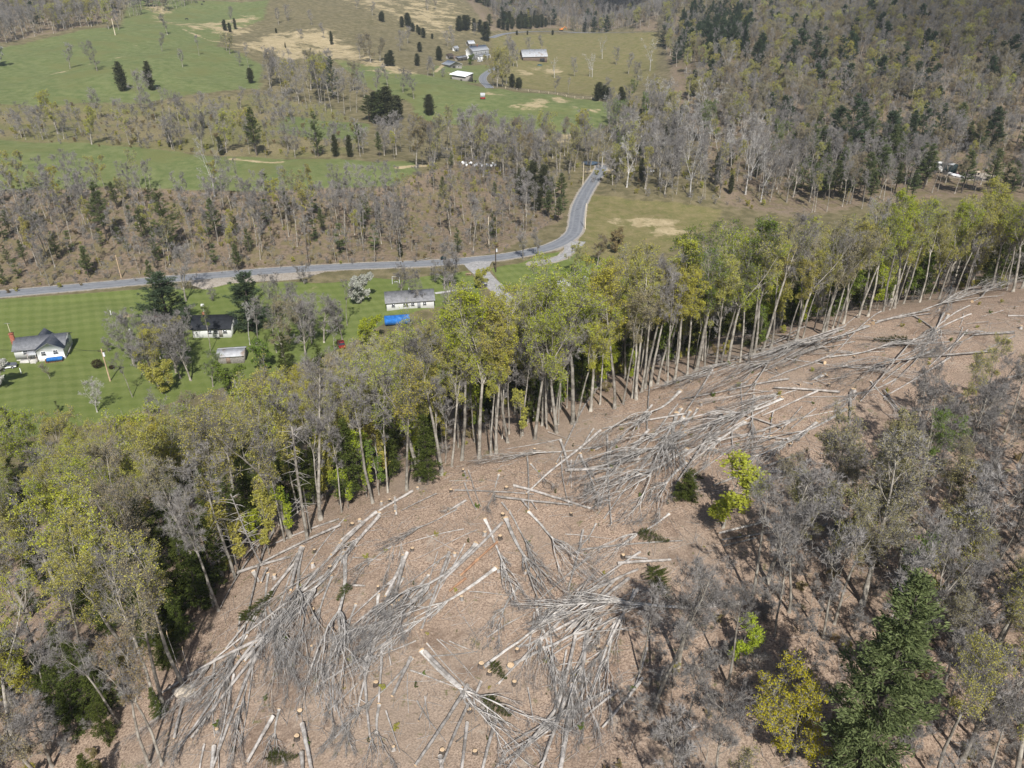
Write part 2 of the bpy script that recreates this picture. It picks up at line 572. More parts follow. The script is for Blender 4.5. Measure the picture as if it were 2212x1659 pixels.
def make_ground():
    ys = [-70.0]
    while ys[-1] < 1660:
        y = ys[-1]
        ys.append(y + (4.0 if y < 15 else 0.28 + max(0, y - 30) * 0.0052))
    ys = np.array(ys)
    nw = 560
    w = np.linspace(-1, 1, nw)
    w = 0.5 * w + 0.5 * w ** 3 * 1.0
    YY = np.repeat(ys[:, None], nw, 1)
    XX = w[None, :] * (YY * 0.98 + 130) * 1.02
    x, y = XX.ravel(), YY.ravel()
    z = HV(x, y)
    near = (y < 180) & (y > 20)
    z = z + np.where(near, rng.normal(0, 0.035, len(x)), 0)
    nr = len(ys)
    I = (np.arange(nr - 1)[:, None] * nw + np.arange(nw - 1)[None]).ravel()
    F = np.stack([I, I + 1, I + nw + 1, I + nw], 1)
    # an outer skirt to the horizon
    ring_i = np.concatenate([np.arange(nw), np.arange(1, nr) * nw + nw - 1, (nr - 1) * nw + np.arange(nw - 2, -1, -1), np.arange(nr - 2, 0, -1) * nw])
    n0 = len(x)
    cx, cy = 0.0, 700.0
    rx, ry = x[ring_i] - cx, y[ring_i] - cy
    rl = np.hypot(rx, ry)
    ox, oy, oz = cx + rx / rl * 6500, cy + ry / rl * 6500, np.full(len(rx), 60.0)
    m = len(ring_i)
    k = np.arange(m)
    F2 = np.stack([ring_i, n0 + k, n0 + (k + 1) % m, ring_i[(k + 1) % m]], 1)
    V = np.concatenate([np.stack([x, y, z], 1), np.stack([ox, oy, oz], 1)])
    mb = MB()
    mb.add(V, F)
    mb.f.append((F2, 0))
    P = lambda k, s: poly_mask(x, y, POLY[k], s)
    lawn = np.maximum(P('lawn', 1.2), P('lawn2', 1.2))
    past = np.max([P('crest', 4), P('hill', 9), P('field', 5), P('strip', 5), P('farm', 6) * .9], 0)
    dry = np.max([P('dry_hill', 16) * .64, P('dry_far', 30) * .50, P('dry_top', 14) * .58], 0)
    for ln, hw in DIRT:
        dry = np.maximum(dry, line_mask(x, y, ln, hw, 1.0) * (0.85 if hw > 1.1 else 0.62))
    for U, V_, ru, rv in PATCH:
        c = pix(U, V_)
        a = np.linalg.norm(pix(U + ru, V_)[:2] - c[:2])
        b = max(1.0, np.linalg.norm(pix(U, V_ + rv)[:2] - c[:2]))
        dd = np.hypot((x - c[0]) / a, (y - c[1]) / b)
        dry = np.maximum(dry, np.clip(0.95 - 0.42 * dd, 0, 0.63))
    mead = np.maximum(P('meadow', 4), P('far_meadow', 12))
    litter = np.max([poly_mask(x, y, POLY['litter'], 6), P('bank', 5), P('hill_floor', 10) * .9, P('head_floor', 12), P('top_floor', 6)], 0)
    grav = np.max([P('shoulder', 1.0), P('camp', 4) * .8, line_mask(x, y, ROAD, 3.6, 0.7) * .9, line_mask(x, y, DRIVE_A, 2.6, .8), line_mask(x, y, DRIVE_B, 2.4, .8)], 0)
    brush = P('brush_hill', 12)
    far = np.max([P('bank', 5), P('hill_floor', 10), P('head_floor', 12), P('top_floor', 6)], 0)
    o = mb.build("ground", mat_ground(), smooth=True)
    pad = np.zeros(len(ox))
    for nm, cols in (("zone_a", (lawn, past, dry, mead)), ("zone_b", (litter, grav, brush, far))):
        at = o.data.attributes.new(nm, 'FLOAT_COLOR', 'POINT')
        at.data.foreach_set("color", np.stack([np.r_[c, pad] for c in cols], 1).astype(np.float32).ravel())
    tag(o, kind="structure")
    return o


def mat_ground():
    m, t, out = new_mat("ground_cover")
    q = NT(t)
    pos = q.n("NewGeometry").outputs["Position"]
    A, B = q.n("Attribute", attribute_name="zone_a"), q.n("Attribute", attribute_name="zone_b")
    sa, sb = q.n("SeparateColor"), q.n("SeparateColor")
    t.links.new(A.outputs["Color"], sa.inputs[0]); t.links.new(B.outputs["Color"], sb.inputs[0])
    lawn, past, dry, mead = sa.outputs[0], sa.outputs[1], sa.outputs[2], A.outputs["Alpha"]
    litter, grav, brush, bank = sb.outputs[0], sb.outputs[1], sb.outputs[2], B.outputs["Alpha"]
    big = q.noise(pos, 0.035, 4.0, 0.6)
    mid = q.noise(pos, 0.22, 5.0, 0.65)
    fin = q.noise(pos, 1.6, 4.0, 0.65)
    leaf = q.noise(pos, 6.0, 3.0, 0.7)
    clump = q.noise(pos, 0.9, 6.0, 0.75)
    wobd = q.math('MULTIPLY', q.math('SUBTRACT', q.noise(pos, 0.06, 7.0, 0.72), 0.5), 2.6)
    wob = q.math('ADD', q.math('MULTIPLY', q.math('SUBTRACT', mid, 0.5), 0.9), q.math('MULTIPLY', q.math('SUBTRACT', fin, 0.5), 0.5))
    zone = lambda v: q.ramp(q.math('ADD', v, wob), 0.40, 0.60)
    # rough growth that covers whatever nobody tends
    c = q.mix(q.ramp(mid, 0.35, 0.65), c4((0.115, 0.10, 0.052)), c4((0.20, 0.165, 0.095)))
    c = q.mix(q.math('MULTIPLY', q.ramp(fin, 0.5, 0.7), 0.6), c, c4((0.085, 0.10, 0.032)))
    br = q.mix(q.ramp(clump, 0.36, 0.6), c4((0.105, 0.118, 0.040)), c4((0.20, 0.175, 0.082)))
    br = q.mix(q.ramp(big, 0.42, 0.62), br, q.mix(q.ramp(fin, 0.35, 0.65), c4((0.135, 0.115, 0.062)), c4((0.26, 0.215, 0.115))))
    c = q.mix(zone(brush), c, br)
    # meadow: olive with straw
    me = q.mix(q.ramp(mid, 0.3, 0.7), c4((0.13, 0.13, 0.045)), c4((0.21, 0.175, 0.085)))
    me = q.mix(q.math('MULTIPLY', q.ramp(clump, 0.52, 0.66), 0.55), me, c4((0.30, 0.235, 0.12)))
    c = q.mix(zone(mead), c, me)
    # pasture
    pa = q.mix(q.ramp(mid, 0.3, 0.72), c4((0.112, 0.142, 0.050)), c4((0.190, 0.205, 0.088)))
    pa = q.mix(q.ramp(big, 0.46, 0.66), pa, c4((0.155, 0.162, 0.062)))
    pa = q.mix(q.math('MULTIPLY', q.ramp(clump, 0.56, 0.70), 0.55), pa, c4((0.24, 0.21, 0.10)))
    pa = q.mix(q.math('MULTIPLY', q.ramp(leaf, 0.4, 0.62), 0.35), pa, c4((0.06, 0.085, 0.02)))
    c = q.mix(zone(past), c, pa)
    # mown lawn with the stripes of the mower, crosswise
    sp = q.n("SeparateXYZ"); t.links.new(pos, sp.inputs[0])
    wobx = q.math('MULTIPLY', q.math('SUBTRACT', big, 0.5), 5.0)

    def stripes(ax, ay, per):
        v = q.math('ADD', q.math('MULTIPLY', sp.outputs[0], ax * 6.283 / per), q.math('MULTIPLY', sp.outputs[1], ay * 6.283 / per))
        return q.ramp(q.math('SINE', q.math('ADD', v, wobx)), -0.7, 0.7)
    st = q.math('ADD', q.math('MULTIPLY', stripes(0.88, 0.47, 3.0), 0.55), q.math('MULTIPLY', stripes(-0.22, 0.975, 4.2), 0.75))
    st = q.math('ADD', st, q.math('MULTIPLY', q.math('SUBTRACT', fin, 0.5), 2.0))
    st = q.math('ADD', st, q.math('MULTIPLY', q.math('SUBTRACT', clump, 0.5), 1.4))
    la = q.mix(q.ramp(st, -1.7, 3.1), c4((0.090, 0.122, 0.028)), c4((0.185, 0.210, 0.072)))
    la = q.mix(q.math('MULTIPLY', q.ramp(big, 0.40, 0.66), .55), la, c4((0.115, 0.148, 0.036)))
    la = q.mix(q.math('MULTIPLY', q.ramp(clump, 0.58, 0.7), 0.5), la, c4((0.22, 0.20, 0.085)))
    c = q.mix(q.ramp(q.math('ADD', lawn, q.math('MULTIPLY', wob, 0.5)), 0.42, 0.58), c, la)
    # dry grass
    dr = q.mix(q.ramp(mid, 0.3, 0.7), c4((0.46, 0.37, 0.23)), c4((0.31, 0.25, 0.14)))
    dr = q.mix(q.math('MULTIPLY', q.ramp(clump, 0.5, 0.66), 0.6), dr, c4((0.19, 0.165, 0.07)))
    c = q.mix(q.ramp(q.math('ADD', dry, q.math('ADD', wobd, q.math('MULTIPLY', wob, 0.5))), 0.36, 0.68), c, dr)
    # leaf litter
    li = q.mix(q.ramp(leaf, 0.34, 0.66), c4((0.145, 0.098, 0.070)), c4((0.475, 0.355, 0.265)))
    li = q.mix(q.math('MULTIPLY', q.ramp(q.noise(pos, 14.0, 2.0, 0.6), 0.58, 0.68), 0.6), li, c4((0.52, 0.42, 0.33)))
    li = q.mix(q.math('MULTIPLY', q.ramp(mid, 0.38, 0.66), 0.55), li, c4((0.235, 0.175, 0.13)))
    li = q.mix(q.math('MULTIPLY', q.ramp(big, 0.50, 0.64), 0.5), li, c4((0.31, 0.25, 0.195)))
    li = q.mix(q.math('MULTIPLY', q.ramp(clump, 0.57, 0.68), 0.55), li, c4((0.125, 0.110, 0.060)))
    li = q.mix(q.math('MULTIPLY', q.ramp(q.noise(pos, 0.13, 6.0, 0.75), 0.55, 0.66), 0.55), li, c4((0.135, 0.092, 0.066)))
    li = q.mix(q.math('MULTIPLY', q.ramp(q.noise(pos, 0.31, 6.0, 0.72), 0.60, 0.68), 0.6), li, c4((0.40, 0.34, 0.275)))
    li = q.mix(q.math('MULTIPLY', q.ramp(q.noise(pos, 0.45, 5.0, 0.8), 0.60, 0.68), 0.6), li, c4((0.115, 0.125, 0.045)))
    li = q.mix(q.math('MULTIPLY', bank, 0.88), li, q.mix(q.ramp(clump, 0.38, 0.58), c4((0.085, 0.072, 0.046)), c4((0.20, 0.15, 0.105))))
    li = q.mix(q.math('MULTIPLY', bank, q.math('MULTIPLY', q.ramp(mid, 0.46, 0.6), 0.7)), li, c4((0.15, 0.13, 0.06)))
    c = q.mix(zone(litter), c, li)
    gr = q.mix(q.ramp(fin, 0.35, 0.65), c4((0.27, 0.23, 0.185)), c4((0.37, 0.33, 0.28)))
    c = q.mix(zone(grav), c, gr)
    d = q.n("BsdfPrincipled")
    q.put(d.inputs["Base Color"], c)
    d.inputs["Roughness"].default_value = 1.0
    d.inputs["Specular IOR Level"].default_value = 0.08
    b = q.n("Bump")
    b.inputs["Strength"].default_value = 0.55
    b.inputs["Distance"].default_value = 0.12
    q.put(b.inputs["Height"], q.math('ADD', leaf, q.math('MULTIPLY', clump, 1.5)))
    t.links.new(b.outputs[0], d.inputs["Normal"])
    t.links.new(d.outputs[0], out.inputs[0])
    return m


def mat_road():
    m, t, out = new_mat("worn_asphalt")
    q = NT(t)
    pos = q.n("NewGeometry").outputs["Position"]
    uv = q.n("UVMap", uv_map="across").outputs[0]
    sx = q.n("SeparateXYZ"); t.links.new(uv, sx.inputs[0])
    u = sx.outputs[0]
    ed = q.math('ABSOLUTE', q.math('SUBTRACT', u, 0.5))
    c = q.mix(q.ramp(q.noise(pos, 0.5, 5.0, 0.7), 0.3, 0.7), c4((0.150, 0.158, 0.172)), c4((0.20, 0.208, 0.222)))
    wheel = q.math('ABSOLUTE', q.math('SUBTRACT', ed, 0.22))
    c = q.mix(q.math('MULTIPLY', q.ramp(wheel, 0.09, 0.03), 0.4), c, c4((0.27, 0.272, 0.278)))
    nz = q.math('MULTIPLY', q.math('SUBTRACT', q.noise(pos, 0.9, 4.0, 0.7), 0.5), 0.16)
    c = q.mix(q.ramp(q.math('ADD', ed, nz), 0.40, 0.47), c, q.mix(q.noise(pos, 2.0, 3.0), c4((0.36, 0.345, 0.32)), c4((0.27, 0.255, 0.23))))
    p = q.n("BsdfPrincipled")
    q.put(p.inputs["Base Color"], c)
    p.inputs["Roughness"].default_value = 0.9
    p.inputs["Specular IOR Level"].default_value = 0.2
    t.links.new(p.outputs[0], out.inputs[0])
    return m


def road(name, path, width, mat, lift=0.07, flare=None):
    P = smooth_line(path, 1.5)
    z = np.convolve(np.pad(HV(P[:, 0], P[:, 1]), 3, 'edge'), np.ones(7) / 7, 'valid')
    T = np.gradient(P[:, :2], axis=0)
    T /= np.linalg.norm(T, axis=1)[:, None]
    N = np.stack([-T[:, 1], T[:, 0]], 1)
    nc = 9
    s = np.linspace(-0.5, 0.5, nc)
    n = len(P)
    wd = np.full(n, width) if flare is None else np.interp(np.arange(n) * 1.5, *zip(*flare))
    V = np.zeros((n, nc, 3))
    V[:, :, :2] = P[:, None, :2] + N[:, None] * (s[None, :, None] * wd[:, None, None])
    V[:, :, 2] = np.maximum(z[:, None], HV(V[:, :, 0], V[:, :, 1])) + lift + 0.06 * (1 - (2 * s[None]) ** 2)
    I = (np.arange(n - 1)[:, None] * nc + np.arange(nc - 1)[None]).ravel()
    mb = MB()
    mb.add(V.reshape(-1, 3), np.stack([I, I + nc, I + nc + 1, I + 1], 1)[:, ::-1])
    me = mb.mesh(name, mat, True)
    uv = me.uv_layers.new(name="across")
    vi = np.zeros(len(me.loops), np.int32)
    me.loops.foreach_get("vertex_index", vi)
    uv.data.foreach_set("uv", np.stack([s[vi % nc] + .5, (vi // nc) * 0.1], 1).astype(np.float32).ravel())
    o = link(name, me)
    if o.data.polygons[0].normal.z < 0: o.data.flip_normals()
    return tag(o, kind="structure")


make_ground()
M['road'] = mat_road()
M['gravel'] = surf('gravel', (0.33, 0.32, 0.31), 0.95, 0.2, 0.8, 0.1, fine=3.0)
road("road", ROAD, 6.0, M['road'])
road("farm_road", FARM_ROAD, 6.0, M['road'])
road("far_road", FAR_ROAD, 8.0, M['road'], 0.12)
road("gravel_driveway", DRIVE_A, 5.0, M['gravel'], 0.05, [(0, 11), (5, 8), (12, 5.2), (60, 4)])
road("gravel_path", DRIVE_B, 3.6, M['gravel'], 0.045, [(0, 9), (6, 6), (12, 3.4), (60, 2.4)])
# the pond by the bend of the creek
_c = pix(1276, 354)
_mb = MB()
_a = np.arange(24) * 2 * math.pi / 24
_r = 1 + 0.12 * np.sin(3 * _a + 1)
_mb.add(np.c_[np.r_[0, 4.0 * _r * np.cos(_a)], np.r_[0, 4.0 * _r * np.sin(_a)], np.zeros(25)], [(0, 1 + i, 1 + (i + 1) % 24) for i in range(24)])
M['water'] = surf('pond_water', (0.06, 0.08, 0.10), 0.15, 0.1, 0.5, 0.4)
_o = _mb.build("pond_water", M['water'])
_o.location = (_c[0], _c[1], max(H(_c[0] + a, _c[1] + b) for a in (-5, 0, 5) for b in (-5, 0, 5)) + 0.05)
tag(_o, kind="structure")

# ------------------------------------------------------------------ trees: a few grown by rule, then copied
def nrm(v):
    return v / (np.linalg.norm(v) + 1e-9)


def side_dir(d, ang, rg, az=None):
    """a direction at an angle from d"""
    ref = np.array((0, 0, 1.0)) if abs(d[2]) < 0.9 else np.array((1.0, 0, 0))
    u = nrm(np.cross(d, ref)); w = np.cross(d, u)
    a = rg.uniform(0, 2 * math.pi) if az is None else az
    return nrm(d * math.cos(ang) + (u * math.cos(a) + w * math.sin(a)) * math.sin(ang))


def path(p, d, L, n, wob, up, rg):
    pts = [np.array(p, float)]
    for _ in range(n):
        d = nrm(d + rg.normal(0, wob, 3) + np.array((0, 0, up)))
        pts.append(pts[-1] + d * L / n)
    return np.array(pts), d


def at_path(pts, t):
    f = t * (len(pts) - 1)
    i = min(int(f), len(pts) - 2)
    return pts[i] + (pts[i + 1] - pts[i]) * (f - i), nrm(pts[i + 1] - pts[i])


def slivers(mb, P, Q, w, rg, mat):
    """fine twigs: long thin triangles from P to Q"""
    P, Q = np.array(P), np.array(Q)
    r = rg.normal(0, 1, P.shape)
    s = np.cross(Q - P, r)
    s /= np.linalg.norm(s, axis=1)[:, None] + 1e-9
    w = np.broadcast_to(w, (len(P),))[:, None]
    V = np.stack([P - s * w * .5, P + s * w * .5, Q], 1).reshape(-1, 3)
    mb.add(V, np.arange(len(V)).reshape(-1, 3), mat)


def leaf_quads(mb, C, size, rg, mat, flat=0.0, aspect=0.7, D=None):
    """small leaf sprays, each a tilted quad bent off square"""
    C = np.array(C)
    n = len(C)
    a = rg.normal(0, 1, (n, 3)) if D is None else np.array(D) + rg.normal(0, .35, (n, 3))
    a[:, 2] *= (1 - flat)
    a /= np.linalg.norm(a, axis=1)[:, None] + 1e-9
    b = np.cross(a, rg.normal(0, 1, (n, 3)) * np.array((1 - flat, 1 - flat, 1.0)) + np.array((0, 0, flat * 2)))
    b /= np.linalg.norm(b, axis=1)[:, None] + 1e-9
    s = (size * rg.uniform(0.6, 1.4, n))[:, None]
    V = np.stack([C - a * s * .5, C - b * s * aspect * .5 + a * s * .1, C + a * s * .5, C + b * s * aspect * .5 - a * s * .1], 1).reshape(-1, 3)
    mb.add(V, np.arange(4 * n).reshape(-1, 4), mat)


def broadleaf(seed, Ht, clear, r0, forks, nl, crown_r, fork_at=0.6, up=0.12, fine=1.0, twig_w=0.03, lean=0.0, dense=1.0, sweep=1.0, limb=.46, calm=1.0):
    """trunk, leaders, limbs, branches, twigs, fine twigs; returns trunk mesh builder, twig builder, leaf places"""
    rg = np.random.default_rng(seed)
    tr, tw = MB(), MB()
    d0 = nrm(np.array((lean, 0.3 * lean, 1.0)))
    axes = []
    Lt = Ht * (fork_at if forks else 0.93)
    pts, d = path((0, 0, -0.3), d0, Lt, 10, 0.035, 0.02, rg)
    rr = r0 * (1 - (np.linspace(0, 1, 11) ** 1.1) * (0.42 if forks else 0.82))
    rr[0] *= 1.35
    tr.tube(pts, rr, 8, 0)
    axes.append((pts, rr[-1], r0, clear / (fork_at if forks else 0.93), 1.0, nl if not forks else max(1, nl // 5)))
    if forks:
        az0 = rg.uniform(0, 6.28)
        for k in range(forks):
            ang = rg.uniform(0.18, 0.42)
            dd = side_dir(d, ang, rg, az0 + k * 6.283 / forks + rg.uniform(-.4, .4))
            L = Ht * (1 - fork_at) * rg.uniform(0.85, 1.08)
            p2, _ = path(pts[-1] - d * .1, dd, L, 8, 0.09, 0.05, rg)
            r2 = rr[-1] * 0.72 * (1 - np.linspace(0, 1, 9) * 0.86)
            tr.tube(p2, r2, 6, 0)
            axes.append((p2, r2[-1], r2[0], 0.12, 1.0, max(3, nl // forks)))
    P3, Q3, P4, Q4, leaves = [], [], [], [], []

    def twigs(pts, L, lvl):
        n = max(2, int(round((6 if lvl == 3 else 7) * fine * dense)))
        for t in rg.uniform(0.25, 1.0, n):
            p, dd = at_path(pts, t)
            e = side_dir(dd, rg.uniform(0.5, 1.0), rg)
            e = nrm(e + np.array((0, 0, 0.18)))
            l = rg.uniform(0.55, 1.15) * min(1.5, 0.5 * L + .35)
            q = p + e * l
            P4.append(p); Q4.append(q)
            for s in (0.5, 0.8, 1.0):
                leaves.append(p + e * l * s + rg.normal(0, 0.06, 3))

    def branch(p, d, L, r, lvl):
        n = {1: 6, 2: 4, 3: 2}[lvl]
        pts, _ = path(p, d, L, n, {1: .10, 2: .15, 3: .2}[lvl] * calm, up * {1: 1.0, 2: .8, 3: .5}[lvl], rg)
        rad = np.maximum(r * (1 - np.linspace(0, 1, n + 1) * 0.85), 0.011)
        if lvl < 3: tr.tube(pts, rad, 5 if lvl == 1 else 4, 0, False)
        else: tw.tube(pts, rad, 3, 0, False)
        if lvl == 3:
            twigs(pts, L, 3)
            return
        m = int(round({1: 8.5, 2: 6}[lvl] * dense * (0.6 + 0.4 * min(1, L / 4))))
        for t in np.sort(rg.uniform(0.22, 1.0, m)):
            q, dd = at_path(pts, t)
            branch(q, side_dir(dd, rg.uniform(0.5, 0.95) * sweep, rg), L * rg.uniform(0.32, 0.55) * (1.15 - 0.55 * t), max(r * (1 - .7 * t) * .55, .016), lvl + 1)
        twigs(pts[-2:], L * .5, 3)

    for pts, r1, r2, t0, t1, k in axes:
        for i in range(k):
            t = t0 + (t1 - t0) * (i + rg.uniform(0.1, 0.9)) / k
            t = min(t, 0.995)
            p, dd = at_path(pts, t)
            hrel = np.clip((p[2] - clear * Ht) / (Ht * (1 - clear) + .01), 0, 1)
            shape = 0.55 + 0.9 * hrel * (1 - hrel) * 2 - 0.15 * hrel
            branch(p, side_dir(dd, rg.uniform(0.6, 1.05) * (1.1 - 0.35 * hrel) * sweep, rg), max(0.8, crown_r * shape * rg.uniform(0.7, 1.15)), max(.03, (r2 + (r1 - r2) * t) * limb), 1)
        branch(pts[-1], nrm(pts[-1] - pts[-2]), crown_r * .5, max(r1 * .8, .03), 2)
    slivers(tw, P4, Q4, twig_w, rg, 0)
    return tr, tw, np.array(leaves), rg


def conifer(seed, Ht, base_r, r0, clear, kind):
    rg = np.random.default_rng(seed)
    tr, cr = MB(), MB()
    pts, _ = path((0, 0, -0.3), np.array((0, 0, 1.0)), Ht + .2, 12, 0.012, 0.05, rg)
    tr.tube(pts, r0 * (1 - np.linspace(0, 1, 13) * .93), 7, 0)
    C, D = [], []
    if kind == 'pine':
        nw, per = int(Ht * (1.15 if base_r < 4.5 else 1.5)), ((4, 7) if base_r < 4.5 else (6, 9))
    elif kind == 'hemlock':
        nw, per = int(Ht * 1.7), (4, 7)
    else:
        nw, per = int(Ht * 3.2), (6, 9)
    for k in range(nw):
        t = clear + (1 - clear) * (k + rg.uniform(0, .7)) / nw
        t = min(t, .985)
        p, _ = at_path(pts, t)
        h = (t - clear) / (1 - clear)
        prof = {'pine': (0.35 + 0.65 * min(1, h * 4)) * (1 - h) ** 0.62, 'hemlock': (0.7 + .3 * min(1, h * 5)) * (1 - h) ** 0.8, 'cedar': (0.55 + 0.45 * min(1, h * 3.5)) * (1 - h ** 2.2) ** .75}[kind]
        for j in range(rg.integers(*per)):
            L = max(0.35, base_r * prof * rg.uniform(0.6, 1.18))
            if kind == 'pine' and rg.random() < .12: continue
            az = rg.uniform(0, 6.283)
            el = {'pine': 0.10 + .55 * h, 'hemlock': -0.05 + .35 * h, 'cedar': 0.75}[kind] + rg.normal(0, .1)
            d = np.array((math.cos(az) * math.cos(el), math.sin(az) * math.cos(el), math.sin(el)))
            b, _ = path(p, d, L, 4, .07, {'pine': .06, 'hemlock': -.05, 'cedar': .12}[kind], rg)
            tr.tube(b, np.maximum(r0 * .22 * (1 - t * .7) * (1 - np.linspace(0, 1, 5) * .85), .012), 3, 0, False)
            m = int(max(3, L * {'pine': 5.6, 'hemlock': 5.5, 'cedar': 7}[kind]))
            for s in rg.uniform(0.18 if kind != 'cedar' else .35, 1.0, m):
                q, dd = at_path(b, s)
                wv = side_dir(dd, rg.uniform(.6, 1.2), rg)
                wv[2] *= .35
                ll = {'pine': .55, 'hemlock': .6, 'cedar': .28}[kind] * (1.15 - .5 * s) * min(1, L * .6 + .2)
                c = q + wv * ll * rg.uniform(.2, 1.0)
                for _ in range({'pine': 13, 'hemlock': 8, 'cedar': 5}[kind]):
                    C.append(c + rg.normal(0, .17, 3) * (1, 1, .6))
                    D.append(nrm(dd * .7 + wv))
    leaf_quads(cr, C, {'pine': .30, 'hemlock': .30, 'cedar': .24}[kind], rg, 0, {'pine': .25, 'hemlock': .5, 'cedar': 0.0}[kind], {'pine': .30, 'hemlock': .32, 'cedar': .5}[kind], D)
    return tr, cr


PROTO = {}            # name -> (height, trunk mesh, crown mesh)


def add_broad(name, leaves, frac, size, **kw):
    tr, tw, lv, rg = broadleaf(**kw)
    base = kw['Ht']
    tm = tr.mesh("trunk", M['bark'], True)
    for suffix, mat, fr, sz in leaves:
        cm = MB()
        cm.v, cm.f, cm.n = list(tw.v), list(tw.f), tw.n
        if fr > 0:
            k = rg.random(len(lv)) < fr
            leaf_quads(cm, lv[k], sz, rg, 1, 0.0, 0.8)
        PROTO[name + suffix] = (base, tm, cm.mesh("crown", [M['twig'], M[mat] if mat else M['twig']]))


FULL = [('_bud', 'gold', .66, .145), ('_thin', 'olive', .36, .13), ('_bare', None, 0, 0)]
add_broad('edge0', FULL, 1, 1, seed=1, Ht=22, clear=.50, r0=.30, forks=3, nl=18, crown_r=5.0, fork_at=.50)
add_broad('edge1', FULL, 1, 1, seed=2, Ht=22, clear=.56, r0=.25, forks=0, nl=20, crown_r=4.1)
add_broad('edge2', FULL, 1, 1, seed=3, Ht=22, clear=.42, r0=.32, forks=2, nl=19, crown_r=5.3, fork_at=.45, lean=.06)
add_broad('edge3', FULL, 1, 1, seed=4, Ht=21, clear=.60, r0=.21, forks=2, nl=15, crown_r=3.7, fork_at=.60, lean=-.05)
add_broad('open0', FULL, 1, 1, seed=5, Ht=14, clear=.22, r0=.28, forks=4, nl=21, crown_r=4.7, fork_at=.26, twig_w=.042)
add_broad('open1', FULL, 1, 1, seed=6, Ht=14, clear=.28, r0=.24, forks=0, nl=22, crown_r=4.4, twig_w=.042)
add_broad('slim0', [('_bud', 'olive', .6, .15), ('_bare', None, 0, 0)], 1, 1, seed=7, Ht=14, clear=.45, r0=.13, forks=0, nl=12, crown_r=2.5, fine=.8, twig_w=.045)
add_broad('slim1', [('_bud', 'olive', .6, .15), ('_bare', None, 0, 0)], 1, 1, seed=8, Ht=14, clear=.35, r0=.12, forks=2, nl=12, crown_r=2.4, fork_at=.5, fine=.8, twig_w=.045)
add_broad('syc0', [('_bare', None, 0, 0)], 1, 1, seed=9, Ht=20, clear=.30, r0=.36, forks=3, nl=14, crown_r=5.4, fork_at=.34, fine=.7, dense=.9, twig_w=.04)
add_broad('sap0', [('_lime', 'lime', 1.0, .19), ('_tan', 'tan', .5, .15)], 1, 1, seed=10, Ht=9, clear=.25, r0=.08, forks=0, nl=13, crown_r=2.3, fine=.8, dense=.8)
add_broad('bush0', [('_bare', None, 0, 0), ('_leaf', 'olive', .7, .2), ('_blossom', 'blossom', 1.0, .26)], 1, 1, seed=12, Ht=5, clear=.08, r0=.11, forks=5, nl=12, crown_r=2.4, fork_at=.1)
for nm, a in {'pinefull0': (28, 13, 5.0, .3, .05, 'pine'), 'pinefull1': (29, 20, 4.6, .32, .08, 'pine'), 'pine0': (21, 15, 4.0, .26, .10, 'pine'), 'pine1': (22, 15, 3.4, .24, .28, 'pine'), 'hemlock0': (23, 11, 3.0, .17, .06, 'hemlock'),
              'hemlock1': (24, 13, 2.7, .17, .15, 'hemlock'), 'cedar0': (25, 7, 1.7, .14, .03, 'cedar'), 'cedar1': (26, 8, 2.2, .15, .05, 'cedar'),
              'young0': (27, 6, 1.5, .08, .06, 'pine')}.items():
    _t, _c = conifer(*a)
    PROTO[nm] = (a[1], _t.mesh("trunk", M['bark_dark'], True), _c.mesh("crown", M[{'pine': 'pine', 'hemlock': 'hemlock', 'cedar': 'cedar'}[a[5]]]))
for nm, (h, t, c) in list(PROTO.items()):
    print("proto", nm, len(t.polygons), len(c.polygons))


def plant(name, proto, x, y, h, rot=None, tilt=(0, 0), leaf=None, bark_m=None, wide=1.0, z=None, parts=True):
    base, tm, cm = PROTO[proto]
    s = h / base
    r = link(name, None)
    r.location = (x, y, (H(x, y) if z is None else z) - 0.05)
    r.scale = (s * wide, s * wide, s)
    r.rotation_euler = (tilt[0], tilt[1], random.uniform(0, 6.283) if rot is None else rot)
    r.empty_display_size = .5
    a, b = link("trunk", tm, r), link("crown", cm, r)
    if bark_m:
        a.material_slots[0].link = 'OBJECT'
        a.material_slots[0].material = M[bark_m]
        if len(b.material_slots) > 1 and bark_m == 'bark_white':
            b.material_slots[0].link = 'OBJECT'
            b.material_slots[0].material = M['bark_white']
    if leaf:
        k = len(b.material_slots) - 1
        b.material_slots[k].link = 'OBJECT'
        b.material_slots[k].material = M[leaf]
    return r

# ------------------------------------------------------------------ planting
TREES = []             # (object, look, zone, category)
LOOKS = {'dull': 'dull olive', 'gold': 'golden budding', 'lime': 'lime green budding', 'olive': 'olive budding', 'tan': 'tan budding', 'rust': 'rusty budding', 'green': 'fresh green', 'cream': 'cream leafed'}


ZS = {'on the brushy bank': 1.35, 'behind the grassy crest': 1.35, 'by the creek': 1.22, 'on the pasture hill': 1.35, 'in the hill grove': 1.35, 'in the ridge conifers': 1.1, 'in the valley head': 1.1, 'around the old farm': 1.35, 'between the fields': 1.35,
      'in the hilltop wood': 1.15, 'on the dim hillside': 1.15, 'on the valley lawn': 1.3}


